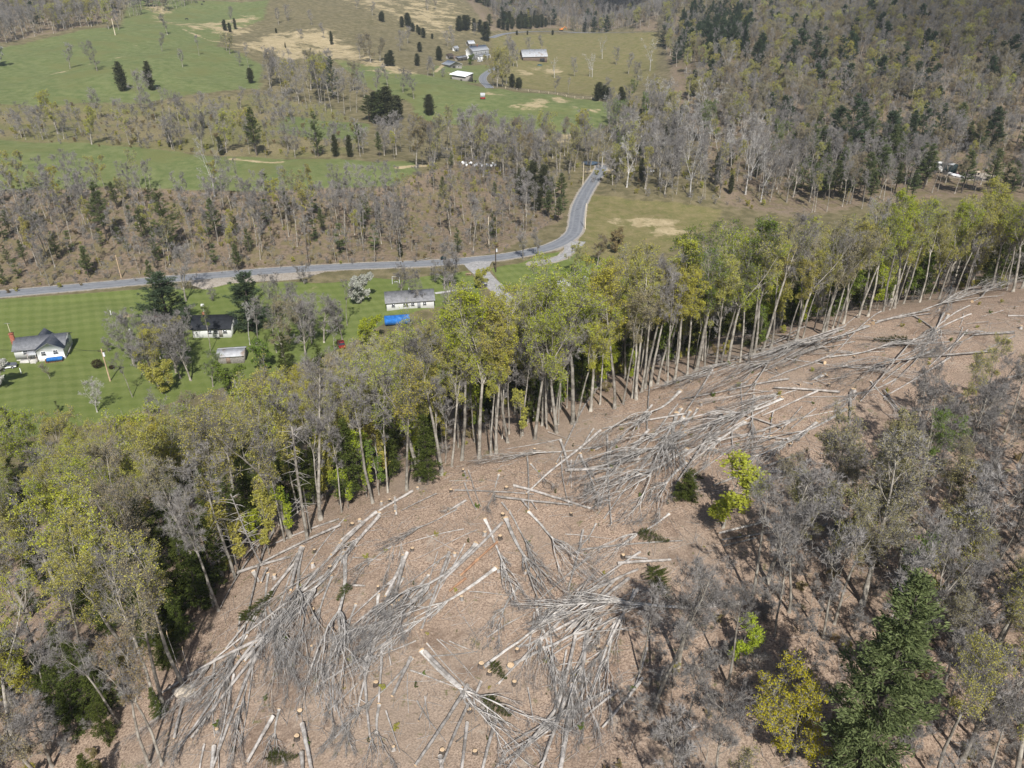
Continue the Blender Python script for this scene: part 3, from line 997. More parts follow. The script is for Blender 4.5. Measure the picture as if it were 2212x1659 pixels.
def grow(proto, x, y, h, zone, leaf=None, bark_m=None, name=None, look=None, **kw):
    h *= ZS.get(zone, 1.0)
    if proto not in PROTO: proto = proto.replace('_thin', '_bud')
    fam = proto.rstrip('0123456789').split('_')[0].rstrip('0123456789').replace('pinefull', 'pine')
    if name is None:
        name = {'pine': 'pine_tree', 'young': 'young_pine', 'hemlock': 'hemlock_tree', 'cedar': 'cedar_tree', 'syc': 'sycamore_tree', 'sap': 'sapling', 'bush': 'shrub'}.get(fam)
    if name is None:
        name = {'slim': 'slender_tree', 'open': 'spreading_tree'}.get(fam) or ('bare_tree' if proto.endswith('_bare') else ('sparse_tree' if proto.endswith('_thin') else 'budding_tree'))
    if look is None:
        look = {'pine_tree': 'dark green', 'young_pine': 'small young', 'hemlock_tree': 'dark feathery', 'cedar_tree': 'dark dense', 'sycamore_tree': 'white barked bare',
                'bare_tree': 'bare grey', 'slender_tree': 'slender bare' if proto.endswith('_bare') else 'slender budding', 'spreading_tree': 'bare spreading' if proto.endswith('_bare') else LOOKS.get(leaf, 'golden') + ' spreading', 'sparse_tree': 'thinly budding grey'}.get(name) or LOOKS.get(leaf, 'bare twiggy')
    if name == 'sparse_tree' and leaf: look = 'sparse ' + leaf
    o = plant(name, proto, x, y, h, leaf=leaf, bark_m=bark_m, **kw)
    TREES.append((o, look, zone, {'shrub': 'shrub', 'sapling': 'sapling'}.get(name, 'tree')))
    return o


def at_px(proto, U, V, h, zone, **kw):
    p = pix(U, V)
    return grow(proto, p[0], p[1], h, zone, **kw)


def fill(P, step, keep=1.0, frame=True, tall=12.0):
    """spread places over a world polygon"""
    P = np.asarray(P)
    x0, y0 = P.min(0); x1, y1 = P.max(0)
    xs, ys = np.meshgrid(np.arange(x0, x1, step), np.arange(y0, y1, step))
    x = (xs + np.random.default_rng(int(abs(x0 * 7 + y0))).uniform(-.46, .46, xs.shape) * step).ravel()
    y = (ys + np.random.default_rng(int(abs(x1 * 5 + y1))).uniform(-.46, .46, xs.shape) * step).ravel()
    ok = inside_poly(x, y, P)
    out = []
    for a, b in zip(x[ok], y[ok]):
        if random.random() > keep: continue
        z = H(a, b)
        if frame:
            hit = False
            for hh in (0.5, tall):
                u, v = to_px(a, b, z + hh)
                if -60 < u < 2270 and -60 < v < 1740 and seen(a, b, z + hh): hit = True
            if not hit: continue
        out.append((a, b))
    return out


def pick(*opts):
    """pick(('x', 3), ('y', 1)) -> one of them by weight"""
    r = random.uniform(0, sum(w for _, w in opts))
    for o, w in opts:
        r -= w
        if r <= 0: return o
    return opts[-1][0]


EDGE_LEAF = lambda: pick(('gold', 3), ('olive', 5), ('lime', 3), ('tan', .7), ('rust', .15))
# --- the front row along the forest edge
EDGE = [R5(*p) for p in [(205, 1600), (425, 1520), (515, 1460), (650, 1420), (715, 1365), (780, 1325), (895, 1310), (970, 1290), (1005, 1280), (1080, 1210), (1175, 1165), (1255, 1190), (1300, 1100),
                         (1385, 1100), (1395, 1145), (1500, 1090), (1525, 1080), (1615, 1005), (1770, 990), (1825, 960), (1885, 920), (1910, 930), (1945, 880), (1970, 860), (2005, 845), (2050, 830), (2115, 830), (2160, 800)]]
EDGE += [R6(*p) for p in [(30, 775), (90, 740), (140, 740), (215, 710), (250, 700), (295, 695), (370, 690), (425, 690), (440, 650), (460, 640), (515, 620), (570, 600), (680, 575), (725, 575), (740, 560),
                          (780, 530), (905, 510), (925, 500), (970, 470), (1000, 465), (1040, 440), (1140, 400), (1200, 390), (1300, 360), (1340, 350), (1370, 340), (1430, 310), (1535, 300), (1600, 280),
                          (1660, 280), (1760, 250), (1830, 240), (2000, 215), (2100, 222), (2140, 230), (2200, 210)]]
BIG = {0: ('edge3_bare', 19), 1: ('edge1_thin', 18), 2: ('edge2_thin', 20), 3: ('edge1_bare', 19), 6: ('edge0_bud', 21.5), 11: ('edge0_thin', 20), 14: ('edge2_bud', 20), 15: ('edge0_bud', 21.5)}
for i, (U, V) in enumerate(EDGE):
    thin = i % 3 == 1
    if i in BIG:
        pr, h = BIG[i]
    else:
        pr = random.choice(['edge1', 'edge3', 'edge3', 'edge0'] if not thin else ['edge3', 'edge1']) + pick(('_bud', 5), ('_thin', 3), ('_bare', 1.6))
        h = random.uniform(17, 21.5) if not thin else random.uniform(14, 18)
    p = pix(U, V)
    lf = None if pr.endswith('bare') else ('gold' if i in (6, 15) else EDGE_LEAF())
    if 28 < i < 36: lf = lf and random.choice(['green', 'lime', 'olive'])
    grow(pr, p[0], p[1], h, 'at the clearing edge', leaf=lf, tilt=(random.uniform(-.03, .05), random.uniform(-.05, .05)), wide=random.uniform(.85, 1.1))
# left end of the edge, seen from above
for (x, y), pr, h, lf in [((1885, 160), 'edge2_thin', 20, 'olive'), ((1420, 640), 'edge3_bare', 15, None), ((1380, 610), 'edge3_bare', 14, None), ((1330, 520), 'edge1_thin', 17, 'tan'), ((1190, 1130), 'edge3_thin', 18, 'olive'),
                          ((1075, 1290), 'edge1_thin', 17, 'tan'), ((1010, 1260), 'edge3_bare', 16, None), ((850, 950), 'edge2_bud', 17, 'olive'), ((1050, 1640), 'edge3_bare', 13, None), ((970, 1640), 'edge3_thin', 14, 'rust'),
                          ((530, 890), 'edge1_bare', 13, None), ((770, 1370), 'edge3_bare', 12, None), ((200, 690), 'edge2_thin', 17, 'olive'), ((340, 1650), 'open1_bare', 10, None), ((2080, 50), 'edge1_bare', 20, None),
                          ((390, 1340), 'edge3_bare', 13, None), ((90, 1500), 'edge0_bud', 16, 'gold'), ((1440, 420), 'edge1_thin', 19, 'olive'), ((1500, 380), 'edge3_bare', 17, None)]:
    p = pix(*R7(x, y))
    grow(pr, p[0], p[1], h, 'at the clearing edge', leaf=lf, tilt=(random.uniform(-.04, .04), random.uniform(-.08, .04)))

# --- the wood on the slope between clearing and valley
_edge_w = [pix(*p)[:2] for p in [(340, 1659), (393, 1506), (433, 1456), (473, 1322), (513, 1249), (640, 1155), (760, 1090), (880, 1045), (1030, 980), (1150, 940), (1240, 905), (1400, 830), (1520, 790), (1700, 735), (1900, 676), (2050, 636), (2212, 628), (2330, 622)]]
_in = []
for i, p in enumerate(_edge_w):
    a, b = _edge_w[max(i - 1, 0)], _edge_w[min(i + 1, len(_edge_w) - 1)]
    t = nrm(b - a)
    _in.append(p + np.array((-t[1], t[0])) * 3.0)
OUT_A = [(205, 262), (150, 236), (105, 218), (70, 193), (45, 178), (15, 163), (-10, 152), (-34, 142), (-48, 132), (-62, 127), (-80, 124), (-115, 126), (-100, 60), (-75, 38), (-40, 30)]
SLOPE = np.array(_in + [np.array(p, float) for p in OUT_A])
for x, y in fill(SLOPE, 5.3, 0.86, tall=14):
    d_edge = min(seg_dist(x, y, a, b) for a, b in zip(_edge_w[:-1], _edge_w[1:]))
    left = x < -28 and y < 75
    r = random.random()
    if left and x > -75 and r < .30:
        grow('hemlock' + random.choice('01'), x, y, random.uniform(5, 9), 'in the lower wood')
    elif r < (0.50 if d_edge < 22 else 0.14) and x < 95:
        grow('hemlock' + random.choice('01'), x, y, random.uniform(7, 12), 'in the slope wood')
    elif r < .26 and x >= 95:
        grow('hemlock' + random.choice('01'), x, y, random.uniform(8, 13), 'in the slope wood')
    elif left and r < .5:
        pr = random.choice(['edge3', 'edge1', 'edge0']) + pick(('_bud', 2), ('_thin', 3), ('_bare', 3))
        grow(pr, x, y, random.uniform(12, 17), 'in the lower wood', leaf=None if pr.endswith('bare') else pick(('gold', 4), ('olive', 3), ('tan', 1)))
    elif not left or r < .8:
        pr = random.choice(['edge0', 'edge1', 'edge2', 'edge3', 'open0']) + pick(('_bud', 7), ('_thin', 2), ('_bare', 1))
        grow(pr, x, y, random.uniform(13, 19) if d_edge < 45 else random.uniform(10, 15), 'in the slope wood', leaf=None if pr.endswith('bare') else pick(('gold', 4), ('olive', 4), ('lime', 2), ('tan', 1.2)))
for U, V, pr, h, lf in [(200, 1330, 'open0_bud', 17, 'gold'), (1510, 720, 'edge2_bud', 18, 'green'), (60, 1330, 'edge0_bud', 16, 'olive'), (330, 1250, 'edge2_thin', 18, 'tan'), (30, 1530, 'open0_bud', 12, 'gold'), (90, 1690, 'open1_thin', 11, 'tan')]:
    at_px(pr, U, V, h, 'in the lower wood' if V > 1200 else 'in the slope wood', leaf=lf)
for i in range(46):
    k = random.uniform(3.5, len(_edge_w) - 3)
    a = _edge_w[int(k)] + (_edge_w[int(k) + 1] - _edge_w[int(k)]) * (k % 1)
    t = nrm(_edge_w[int(k) + 1] - _edge_w[int(k)])
    a = a + np.array((-t[1], t[0])) * random.uniform(-.5, 9)
    grow('sap0_lime', a[0], a[1], random.uniform(4.5, 9.5), 'under the edge trees', leaf=pick(('lime', 3), ('green', 2), ('olive', 3)))
for i in range(46):
    k = random.uniform(4.5, len(_edge_w) - 2)
    a = _edge_w[int(k)] + (_edge_w[int(k) + 1] - _edge_w[int(k)]) * (k % 1)
    t = nrm(_edge_w[int(k) + 1] - _edge_w[int(k)])
    a = a + np.array((-t[1], t[0])) * random.uniform(-1, 7)
    grow(random.choice(['slim0', 'slim1']) + pick(('_bare', 3), ('_bud', 2)), a[0], a[1], random.uniform(12, 18), 'at the clearing edge', leaf=None, wide=.8, look='thin pale')
for (x, y), h in [((1140, 680), 8), ((1300, 640), 9), ((1080, 800), 7), ((1190, 830), 7), ((1060, 950), 8), ((960, 870), 8), ((1240, 560), 10), ((1100, 1010), 6), ((520, 1420), 7), ((700, 1480), 5), ((1040, 1330), 4), ((1390, 480), 10), ((880, 560), 11), ((1000, 420), 12), ((700, 700), 9)]:
    at_px('hemlock' + random.choice('01'), *R7(x, y), h, 'beside the clearing')
for (x, y), h in [((1240, 1560), 10), ((60, 1600), 12), ((560, 1480), 10), ((2080, 1560), 10), ((2190, 1500), 9)]:
    at_px('hemlock1', *(R5(x, y) if x < 1000 else R4(x, y)), h, 'beside the clearing')

# --- the wood at the lower right, seen from above
RW = [pix(*p)[:2] for p in [(1290, 1659), (1380, 1450), (1500, 1350), (1640, 1250), (1740, 1150), (1850, 1040), (1940, 950), (2060, 890), (2212, 850)]]
RIGHT = np.array(RW + [np.array(p, float) for p in [(118, 116), (118, 20), (4, 20)]])
for x, y in fill(RIGHT, 3.9, 0.86, tall=9):
    u, v = to_px(x, y, H(x, y))
    if 1600 < u < 2010 and v > 1450: continue
    if u < 1620 and v > 1300 and random.random() < .34: continue
    bare = u < 1800 and v > 1000
    pr = random.choice(['edge3', 'edge1', 'slim0', 'slim1', 'open1']) + (pick(('_bare', 6), ('_thin', 1.5)) if bare else pick(('_thin', 5), ('_bud', .8), ('_bare', 3.5)))
    if pr.startswith('slim'): pr = pr.replace('_thin', '_bud' if random.random() < .3 else '_bare')
    grow(pr, x, y, random.uniform(8.5, 13) if v < 1250 else random.uniform(10.5, 16), 'in the near wood', leaf=None if pr.endswith('bare') else pick(('dull', 5), ('tan', 2), ('olive', 3)), tilt=(random.uniform(-.1, .05), random.uniform(-.04, .08)))
for U, V, pr, h, kw in [(1835, 1730, 'pinefull1', 22.0, dict(look='tall bushy', wide=1.0)), (1712, 1645, 'open0_bud', 8.5, dict(leaf='yellow', look='bright yellow', wide=1.25)), (1562, 1140, 'sap0_lime', 7.5, dict(leaf='gold', name='budding_tree', look='lone lime green', wide=2.2)),
                        (1590, 1440, 'sap0_lime', 5, dict(leaf='lime', wide=1.5)), (2080, 1640, 'open1_bare', 12, {}), (2150, 1560, 'edge0_thin', 14, dict(leaf='olive')), (2120, 1480, 'edge1_thin', 13, dict(leaf='dull')), (2040, 1420, 'open0_bare', 11, {}), (2190, 1700, 'edge2_thin', 15, dict(leaf='olive')), (2020, 1540, 'edge1_thin', 12, dict(leaf='tan')), (1480, 1080, 'hemlock0', 4, dict(look='low dark', wide=1.9)), (1950, 1290, 'sap0_lime', 8, dict(leaf='green')), (1960, 1090, 'edge3_bud', 12, dict(leaf='green')), (1720, 1130, 'open1_thin', 8, dict(leaf='tan'))]:
    at_px(pr, U, V, h, 'in the clearing' if U < 1650 and V < 1200 else 'in the near wood', **kw)
for (x, y), h in [((780, 1320), 4), ((2212, 1400), 5), ((1080, 1550), 5)]:
    at_px('hemlock0', *R9(x, y), h, 'in the near wood', wide=1.2)

# --- valley floor and lawn
for U, V, pr, h, kw in [(372, 722, 'pinefull0', 13.5, dict(look='big round', wide=1.55, leaf='pine_blue')), (545, 714, 'pinefull0', 13, dict(look='broad blue green', leaf='pine_blue', wide=1.3)), (335, 640, 'pine1', 9, dict(look='thin ragged', wide=.8)),
                        (402, 650, 'open0_bare', 12, {}), (780, 655, 'bush0_blossom', 5.5, dict(name='blossoming_tree', look='white blossoming', leaf='blossom')), (657, 614, 'bush0_bare', 4.2, {}), (960, 625, 'open0_bare', 11, {}), (975, 630, 'open1_bare', 10, {}),
                        (940, 610, 'bush0_bare', 3.5, {}), (868, 648, 'open1_bare', 8.5, {}), (905, 660, 'open0_bare', 8, {}), (610, 770, 'open0_bud', 11, dict(leaf='tan')), (560, 775, 'edge3_bare', 12, {}), (660, 765, 'open0_bare', 10.5, {}), (700, 740, 'open1_bare', 10, {}),
                        (728, 705, 'bush0_bare', 5, {}), (740, 735, 'open1_bare', 8, {}), (290, 790, 'open0_bare', 10.5, {}), (330, 800, 'open1_bare', 10, {}), (380, 805, 'open0_bare', 10, {}), (412, 822, 'open1_bare', 11, {}), (350, 850, 'bush0_leaf', 5, dict(leaf='olive')),
                        (460, 835, 'open1_bud', 7, dict(leaf='green')), (500, 855, 'bush0_leaf', 5, dict(leaf='green')), (455, 760, 'edge3_bud', 9, dict(leaf='green')), (570, 800, 'bush0_leaf', 5, dict(leaf='green')), (620, 810, 'hemlock1', 9, {}), (700, 860, 'hemlock0', 11, {}),
                        (108, 818, 'open1_thin', 3.2, dict(leaf='tan', look='small gnarled')), (0, 838, 'bush0_blossom', 4.6, dict(name='blossoming_tree', look='pale blossoming', leaf='blossom')), (210, 890, 'open0_bare', 6.0, dict(bark_m='bark_white', look='pale lichened')),
                        (127, 890, 'young0', 2.4, {}), (0, 950, 'cedar1', 6, {}), (20, 925, 'cedar1', 4, {}), (235, 760, 'bush0_bare', 2.6, {}), (460, 650, 'bush0_bare', 3, {}), (1130, 560, 'open1_bare', 7.5, dict(look='dark spreading')), (1163, 555, 'open1_bare', 7, {}), (1040, 622, 'bush0_leaf', 4, dict(leaf='olive')),
                        (1240, 600, 'open0_bud', 8, dict(leaf='olive')), (1290, 575, 'open1_bud', 8, dict(leaf='rust')), (1330, 545, 'bush0_leaf', 5, dict(leaf='rust')), (970, 690, 'open1_bare', 9, {}), (800, 745, 'bush0_leaf', 5, dict(leaf='lime')), (540, 745, 'edge3_bare', 9, dict(bark_m='bark_white'))]:
    at_px(pr, U, V, h, 'on the valley lawn', **kw)
for i in range(26):
    U, V = (random.uniform(250, 440), random.uniform(740, 860)) if i < 15 else (random.uniform(590, 760), random.uniform(690, 800))
    if 425 < U < 520 and V < 800: continue
    at_px(random.choice(['open0', 'open1', 'edge3', 'slim1']) + pick(('_bare', 5), ('_bud', 1)), U, V, random.uniform(7, 10.5), 'on the valley lawn', leaf=None)
for U, V, r in [(212, 794, 1.35), (242, 797, .6)]:
    p = pix(U, V)
    o = link("shrub", None); o.location = p
    mb = MB(); mb.tube([(0, 0, 0), (0, 0, r)], .07, 5); mb.build("stem", M['bark_dark'], o)
    mb = MB(); g = np.random.default_rng(3)
    c = g.normal(0, 1, (900, 3)); c /= np.linalg.norm(c, axis=1)[:, None]
    leaf_quads(mb, c * r * g.uniform(.6, 1.05, (900, 1)) * (1, 1, .8) + (0, 0, r * .85), .22, g, 0)
    M['maroon'] = M.get('maroon') or leafy('maroon_leaves', (0.06, 0.04, 0.022), (0.035, 0.035, 0.018), .1)
    mb.build("crown", M['maroon'], o)
    TREES.append((o, 'round maroon' if r > 1 else 'tiny round maroon', 'on the valley lawn', 'shrub'))

# --- bank above the road: thin bare trunks and young pines
for x, y in fill(POLY['bank'], 4.9, .74, tall=10):
    u, v = to_px(x, y, H(x, y))
    if v > 545 and u < 1080 and random.random() < .6: continue
    if 880 < u < 1060 and 425 < v < 560 and random.random() < .75: continue
    if u > 1060 and v > 430 and random.random() < .5: continue
    top = u > 340 and v < 445
    if top and random.random() < .5: continue
    r = random.random()
    if r < (.30 if u < 600 else .14):
        grow(random.choice(['young0', 'pine0', 'pine1']), x, y, random.uniform(4, 8), 'on the brushy bank')
    else:
        grow(random.choice(['slim0', 'slim1', 'slim1', 'edge3']) + pick(('_bare', 6), ('_bud', 1)) if random.random() < .93 else 'edge3_thin', x, y, random.uniform(8, 13.5) * (.72 if top else 1), 'on the brushy bank', leaf=None)
for U, V, pr, h in [(370, 545, 'pine0', 16), (232, 520, 'pine1', 15), (468, 520, 'pine1', 11), (125, 560, 'pine0', 7), (620, 470, 'pine1', 8), (735, 545, 'young0', 8), (865, 555, 'cedar0', 4), (40, 600, 'young0', 5)]:
    at_px(pr, U, V, h, 'on the brushy bank')
at_px('syc0_bare', 464, 425, 14, 'on the brushy bank', bark_m='bark_white')
for U, V, h in [(1135, 440, 10), (1160, 455, 9), (1185, 470, 9), (1205, 480, 8), (1150, 425, 12), (1190, 445, 10), (1125, 420, 9), (1215, 455, 7), (1175, 425, 11), (1212, 430, 9)]:
    at_px(random.choice(['pine1', 'cedar1', 'pine0']), U, V, h, 'by the creek', look='dark olive', wide=1.3)

# --- behind the grassy crest, and the woods between fields
for i in range(44):
    U = random.uniform(-10, 900)
    p = pix(U, 304 + 42 * min(1, U / 600) + (random.uniform(-26, -3)))
    grow(random.choice(['slim0', 'slim1', 'open1', 'open0', 'edge3']) + pick(('_bare', 6), ('_bud', 1.2)), p[0], p[1], random.uniform(7, 13), 'behind the grassy crest', leaf=None)
for U, V, pr, h in [(555, 336, 'pine1', 15), (688, 338, 'pine0', 14), (725, 339, 'cedar1', 7), (757, 340, 'cedar1', 7), (478, 336, 'cedar1', 6), (368, 318, 'cedar0', 6), (775, 325, 'pine1', 9), (820, 338, 'pine1', 8)]:
    at_px(pr, U, V, h, 'behind the grassy crest')
CW = world_poly([(880, 358), (960, 322), (1060, 318), (1290, 330), (1296, 362), (1230, 385), (1110, 408), (1010, 372), (930, 378)])
for x, y in fill(CW, 6.6, .8, tall=12):
    grow(random.choice(['edge1', 'edge3', 'slim0', 'open1', 'edge0']) + pick(('_bare', 6), ('_thin', 2), ('_bud', .6)), x, y, random.uniform(12, 17), 'by the creek', leaf=pick(('rust', 1), ('olive', 1)) if random.random() < .4 else None)
CW2 = world_poly([(1310, 335), (1300, 290), (1330, 240), (1440, 235), (1520, 300), (1640, 380), (1560, 440), (1400, 425), (1310, 400)])
for x, y in fill(CW2, 7.2, .8, tall=14):
    r = random.random()
    if r < .12: grow('syc0_bare', x, y, random.uniform(13, 17), 'by the creek', bark_m='bark_white')
    elif r < .30: grow(random.choice(['pine1', 'cedar1']), x, y, random.uniform(6, 9), 'by the creek')
    else:
        pr = random.choice(['edge1', 'edge3', 'open0', 'open1', 'slim0']) + pick(('_bare', 5), ('_bud', 1.2))
        grow(pr, x, y, random.uniform(11, 16), 'by the creek', leaf=None if pr.endswith('bare') else pick(('green', 1), ('olive', 2)))
for U, V, pr, h, kw in [(1330, 372, 'edge2_bud', 14, dict(leaf='green')), (1300, 362, 'syc0_bare', 15, dict(bark_m='bark_white')), (1520, 305, 'syc0_bare', 22, dict(bark_m='bark_white')), (1570, 180, 'syc0_bare', 18, dict(bark_m='bark_white')), (1610, 420, 'syc0_bare', 18, dict(bark_m='bark_white')),
                        (1555, 390, 'syc0_bare', 18, dict(bark_m='bark_white')), (1490, 425, 'syc0_bare', 17, dict(bark_m='bark_white')), (1660, 380, 'edge2_bud', 19, dict(leaf='green')), (1460, 310, 'syc0_bare', 19, dict(bark_m='bark_white'))]:
    at_px(pr, U, V, h, 'by the creek', **kw)

# --- pasture hill, one by one
for x, y, pr, h in [(455, 445, 'open1_bare', 11), (630, 460, 'open0_bare', 12), (1050, 335, 'open1_bare', 9), (1085, 225, 'open1_bare', 11), (1290, 360, 'slim1_bare', 10), (1185, 435, 'open1_bare', 8), (1490, 350, 'open1_thin', 10), (1470, 330, 'open0_thin', 9), (1555, 430, 'open0_bare', 7),
                    (920, 715, 'open0_bare', 14), (640, 770, 'open1_bare', 11), (770, 820, 'open0_bare', 9), (1065, 785, 'edge3_bare', 12), (1110, 805, 'edge3_bare', 12), (1160, 800, 'slim0_bare', 11), (1235, 850, 'open1_bare', 12), (1460, 880, 'open0_bare', 10), (1300, 760, 'open1_bare', 9),
                    (1400, 800, 'open0_bare', 8), (1890, 780, 'open0_bare', 11), (1990, 700, 'edge3_bare', 13), (2110, 720, 'edge1_bare', 14), (2150, 735, 'edge1_bare', 17), (415, 188, 'syc0_bare', 19), (705, 188, 'open0_bud', 15), (770, 193, 'open1_bare', 11), (1805, 158, 'open1_bare', 10), (1870, 138, 'open0_bare', 10),
                    (2020, 162, 'open1_bare', 9), (1500, 150, 'open1_bare', 10), (1610, 440, 'slim0_bare', 12), (1800, 750, 'open1_bare', 10), (1690, 740, 'open0_bare', 9), (960, 780, 'open0_bare', 8), (1010, 770, 'open1_bare', 9), (1560, 700, 'open1_bare', 8), (1950, 250, 'bush0_bare', 5), (2100, 250, 'open1_bare', 9), (1760, 560, 'open1_bare', 12)]:
    at_px(pr, *R1(x, y), h, 'on the pasture hill')
for x, y, pr, h, kw in [(800, 590, 'cedar0', 12, dict(wide=1.3)), (980, 585, 'cedar0', 12, dict(wide=1.2)), (1460, 200, 'cedar1', 7, dict(wide=1.5)), (1490, 210, 'cedar1', 6, dict(wide=1.4)), (1525, 190, 'cedar1', 7, {}), (1630, 540, 'cedar1', 7, dict(wide=1.6)), (1320, 832, 'cedar0', 6, {}), (1105, 945, 'cedar0', 5, {}),
                        (2160, 640, 'pine0', 18, dict(leaf='pine_blue')), (1850, 310, 'cedar0', 3, {}), (1790, 215, 'cedar1', 3, dict(wide=1.6)), (2150, 290, 'cedar0', 8, {})]:
    at_px(pr, *R1(x, y), h, 'on the pasture hill', **kw)
for i in range(18):
    at_px(random.choice(['open0', 'open1', 'edge3', 'edge0']) + pick(('_bare', 3), ('_bud', 2)), *R1(random.uniform(1730, 2200), random.uniform(520, 690)), random.uniform(11, 17), 'in the hill grove', leaf=random.choice(['tan', 'olive', None]))
p = pix(-6, 142); grow('bush0_blossom', p[0], p[1], 8, 'on the pasture hill', leaf='blossom', name='blossoming_tree', look='small white blossoming')
for x, y, pr, h, kw in [(190, 405, 'open0_bud', 14, dict(leaf='tan', wide=1.3)), (120, 380, 'open1_bare', 12, {}), (250, 400, 'open1_bud', 12, dict(leaf='tan')), (600, 495, 'open1_bare', 9, {}), (560, 490, 'open1_bare', 9, {}), (985, 560, 'edge2_bud', 15, dict(leaf='olive')), (1010, 565, 'open0_bud', 16, dict(leaf='olive')), (1045, 560, 'open0_bud', 17, dict(leaf='olive')), (1070, 545, 'open1_bud', 13, dict(leaf='tan')),
                        (1115, 432, 'open0_bare', 14, {}), (1140, 434, 'open1_bare', 13, {}), (1090, 380, 'open1_bare', 14, {}), (1385, 605, 'open1_bare', 8, {}), (1510, 495, 'open0_bare', 10, {}), (1380, 505, 'syc0_bare', 11, {}), (1610, 495, 'syc0_bare', 12, {}), (1625, 500, 'syc0_bare', 12, {}), (1690, 380, 'syc0_bare', 13, {}), (2000, 460, 'syc0_bare', 16, {}), (1470, 610, 'slim0_bare', 8, {}),
                        (470, 640, 'open1_bare', 11, {}), (60, 720, 'edge3_bare', 13, {}), (20, 735, 'edge1_bare', 14, {}), (100, 730, 'edge3_bare', 13, {}), (150, 640, 'open0_bare', 11, {}), (300, 560, 'open1_bare', 10, {}), (400, 600, 'open0_bare', 10, {}), (230, 620, 'open1_bare', 11, {}), (80, 590, 'open0_bud', 12, dict(leaf='tan')), (720, 330, 'open1_bare', 9, {}), (690, 300, 'open0_bare', 9, {}), (430, 280, 'open1_bare', 10, {}), (380, 330, 'open0_bare', 11, {}),
                        (660, 500, 'bush0_bare', 4, {}), (1860, 480, 'open1_bare', 11, {}), (1780, 420, 'open0_bare', 10, {}), (1920, 560, 'open0_bare', 11, {}), (1300, 330, 'open1_bare', 10, {}), (1220, 350, 'open0_bare', 10, {}), (1860, 640, 'bush0_bare', 5, {}), (840, 420, 'bush0_leaf', 5, dict(leaf='green')), (1700, 640, 'open1_bare', 9, {}), (1570, 800, 'bush0_bare', 5, {}), (860, 230, 'open0_bare', 8, {}), (720, 260, 'open1_bare', 9, {}), (100, 60, 'open0_bare', 9, {}), (200, 100, 'open1_bare', 9, {}), (610, 60, 'open1_bare', 9, {}), (560, 70, 'open0_bare', 9, {})]:
    at_px(pr, *R2(x, y), h, 'around the old farm' if y < 520 and x > 500 else 'between the fields', bark_m='bark_white' if pr.startswith('syc') else None, **kw)
for x, y, h in [(330, 425, 8), (300, 430, 6), (390, 170, 8), (415, 175, 8), (440, 185, 8), (470, 200, 8), (495, 215, 7), (520, 230, 6), (530, 240, 7), (270, 145, 8), (250, 140, 7), (745, 195, 11), (770, 200, 12), (800, 200, 11), (830, 195, 12), (860, 195, 12), (890, 205, 10), (930, 262, 12), (950, 255, 9), (1015, 190, 7), (1045, 192, 7), (1080, 190, 7), (1110, 188, 8), (1150, 185, 8), (1180, 186, 7), (1215, 190, 8), (1050, 60, 12),
                (1085, 80, 12), (1010, 30, 12), (1120, 100, 11), (1160, 120, 11), (1200, 140, 11), (1240, 160, 10), (970, 10, 12), (1115, 574, 7), (1140, 576, 5), (1158, 578, 6), (1650, 650, 8), (1690, 652, 9), (1725, 655, 8), (1660, 640, 7), (1805, 668, 6), (1840, 672, 6), (220, 800, 11), (260, 812, 12), (300, 815, 13), (345, 805, 12), (190, 790, 10), (370, 780, 9), (560, 752, 8), (585, 745, 6), (1375, 224, 4), (1215, 225, 4), (1140, 222, 3), (600, 255, 5), (520, 330, 8), (500, 420, 7), (620, 400, 8), (640, 390, 7)]:
    big = 780 < y < 820
    at_px('cedar1' if not big else random.choice(['pine1', 'cedar1']), *R2(x + random.uniform(-14, 14), y + random.uniform(-7, 7)), h * random.uniform(.75, 1.2), 'around the old farm' if y < 440 else 'between the fields', wide=random.uniform(1.4, 1.9), leaf='cedar' if not big else None)

# --- upper left wood, individually at its edge
for i in range(26):
    x, y = random.uniform(-20, 640), 0
    base = 290 - 115 * min(1, max(0, x) / 560)
    at_px(random.choice(['edge0', 'edge1', 'edge3', 'open0']) + pick(('_bare', 5), ('_bud', 2)), *R1(x, base - abs(random.gauss(0, 22))), random.uniform(14, 18), 'in the hilltop wood', leaf=random.choice(['tan', 'rust', None]))

# --- right hillside: the lower belt tree by tree
HB = world_poly([(1500, 262), (1600, 340), (1640, 440), (1760, 462), (1900, 455), (2000, 425), (2240, 420), (2240, 395), (2160, 396), (2050, 392), (1980, 378), (2030, 350), (2230, 338), (2230, 230), (2000, 225), (1700, 190), (1520, 200)])
for x, y in fill(world_poly([R3(0, 130), R3(200, 100), R3(430, 150), R3(450, 330), R3(400, 400), R3(100, 410), R3(-30, 350)]), 8.5, .62, tall=14):
    grow(random.choice(['pinefull0', 'pinefull1', 'pine0']), x, y, random.uniform(11, 21), 'in the ridge conifers', wide=random.uniform(.9, 1.3), leaf='pine_blue')
for x, y in fill(world_poly([(1000, -4), (1080, -4), (1130, 24), (1190, 48), (1176, 62), (1066, 66), (1052, 56), (1110, 50), (1060, 20)]), 9.0, .55, tall=12):
    grow(random.choice(['cedar1', 'pinefull0', 'cedar1']), x, y, random.uniform(7, 14), 'in the valley head', wide=random.uniform(1.1, 1.8))
